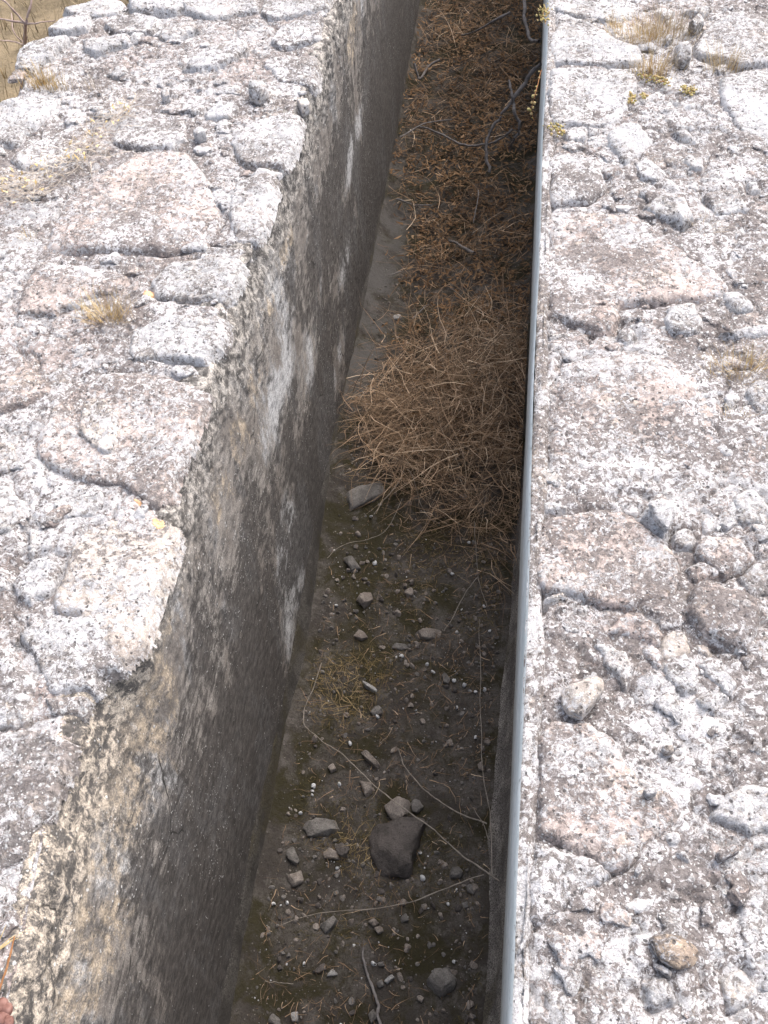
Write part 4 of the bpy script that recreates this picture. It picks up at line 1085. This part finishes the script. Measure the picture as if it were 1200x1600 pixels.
stonecrop([(846,112),(836,152),(830,172),(834,190)], 'yellow sprig hanging over the lip of the right wall into the channel', 2, 16, True)
stonecrop([(862,200),(870,205),(874,214)], 'ochre stonecrop clump at the near corner of a white block by the lip', 3, 60, spread=.010)
stonecrop([(1003,120),(1020,128),(1040,132)], 'yellow stonecrop in the hollow beside the square white block', 4, 70, spread=.012)
stonecrop([(1074,142),(1078,148)], 'round yellow stonecrop cushion near the right-hand grey slab', 5, 70, spread=.010)
stonecrop([(988,150),(986,165)], 'yellow stonecrop strip along the edge of the square white block', 6, 36, spread=.006)
stonecrop([(1006,150),(1008,158)], 'small stonecrop tuft between the square white block and a ribbed stone', 7, 26, spread=.005)

# reddish stalk and bud at the near left corner, rooted in the rim of the wall
def corner_plant():
    a = at(-16, 1585, .02); root = link('wild_plant', None, loc=a, label='reddish brown stalk with a dull red bud at the near left corner', cat='plant')
    pts = np.array([at(-16, 1585, .02), at(3, 1535, .05), at(14, 1500, .07), at(22, 1464, .09)]) - a
    V, F = tube(pts, .0020, .0012, 'stalk', M_RUST, .001, 7, 4); link('stalk', mesh('stalk', V, F, M_RUST), root)
    VV = []; FF = []; T = []; k = 0; rg = np.random.default_rng(3)
    for (x, y, r) in ((2, 1572, .010), (11, 1578, .008), (4, 1590, .009), (14, 1596, .007), (-6, 1580, .01)):
        v, f = ico(3); c = at(x, y, .03) - a
        n = fbm(v[:, 0], v[:, 1], v[:, 2] + x, 1.6, 3, 5)
        VV.append(v * r * (1 + .25*n)[:, None] * [1, 1.15, .9] + c); FF.append(f + k); k += len(v); T += list(np.clip(.5 + .8*n, 0, 1))
    link('bud', mesh('bud', np.concatenate(VV), np.concatenate(FF), M_REDBUD, tone=T), root)
    V, F, T = blades(np.array([at(-10, 1490, .05) - a]*4), np.array([.3, .7, 1.1, .5]), np.array([1., 1.2, .9, 1.1]), np.array([.05, .04, .045, .06]), np.full(4, .003), np.full(4, .3), np.full(4, .5), 5, .1, 2)
    link('leaf', mesh('leaf', V, F, M_TUFT, tone=T), root)
corner_plant()

# ------------------------------------------------------------------ beyond the left wall
def field():
    rg = np.random.default_rng(66); N = 16000
    x = rg.uniform(-7, -1.75, N); y = rg.uniform(1.5, 11, N)
    B = np.stack([x, y, np.full(N, -.955)], -1)
    tone = np.clip(.45 + .4*fbm(x, y, 0, 2, 3, 3) + rg.normal(size=N)*.2, 0, 1)
    V, F, T = blades(B, rg.uniform(0, 6.28, N), rg.uniform(0, .9, N), rg.uniform(.08, .28, N), rg.uniform(.003, .008, N), rg.uniform(0, .8, N), tone, 5, .15, 9)
    link('field_grass', mesh('field_grass', V, F, M_FIELD, tone=T), kind='stuff', label='dry yellow grass on the ground beyond the left wall', cat='grass')
field()

def shrub():
    z = -.45
    root = link('dead_shrub', None, loc=at(34, 150, -.95), label='leafless mauve-grey shrub standing beyond the outer edge of the left wall', cat='shrub')
    o = np.array(root.location)
    J = at(40, 37, z)
    def br(p, r0, r1, nm):
        SEED[0] += 1; V, F = tube(np.array(p) - o, r0, r1, nm, M_SHRUB, .006, 7, SEED[0]); link(nm, mesh(nm, V, F, M_SHRUB), root)
    br([at(34, 150, -.95), at(38, 80, -.65), J], .010, .007, 'trunk')
    br([J, at(46, 15, z+.05), at(52, -12, z+.1)], .006, .004, 'branch')
    br([J, at(25, 20, z+.05), at(8, 3, z+.1), at(-10, -8, z+.1)], .005, .003, 'branch')
    br([J, at(15, 32, z+.03), at(-12, 27, z+.05)], .005, .003, 'branch')
    br([J, at(60, 36, z+.02), at(86, 32, z+.02)], .004, .002, 'branch')
    br([at(36, 66, -.6), at(22, 50, -.55), at(18, 20, -.5)], .003, .002, 'branch')
    br([at(36, 70, -.6), at(12, 63, -.58), at(-8, 64, -.56)], .003, .002, 'branch')
shrub()
tuft(6, 118, .004, 4, .10, M_TUFT, 'single dry seed stalk at the far left edge of the photo', name='seed_stalk', cat='grass stalk', group=None, s=21, lean=(0, .2), wd=(.003, .006), z=-.02)
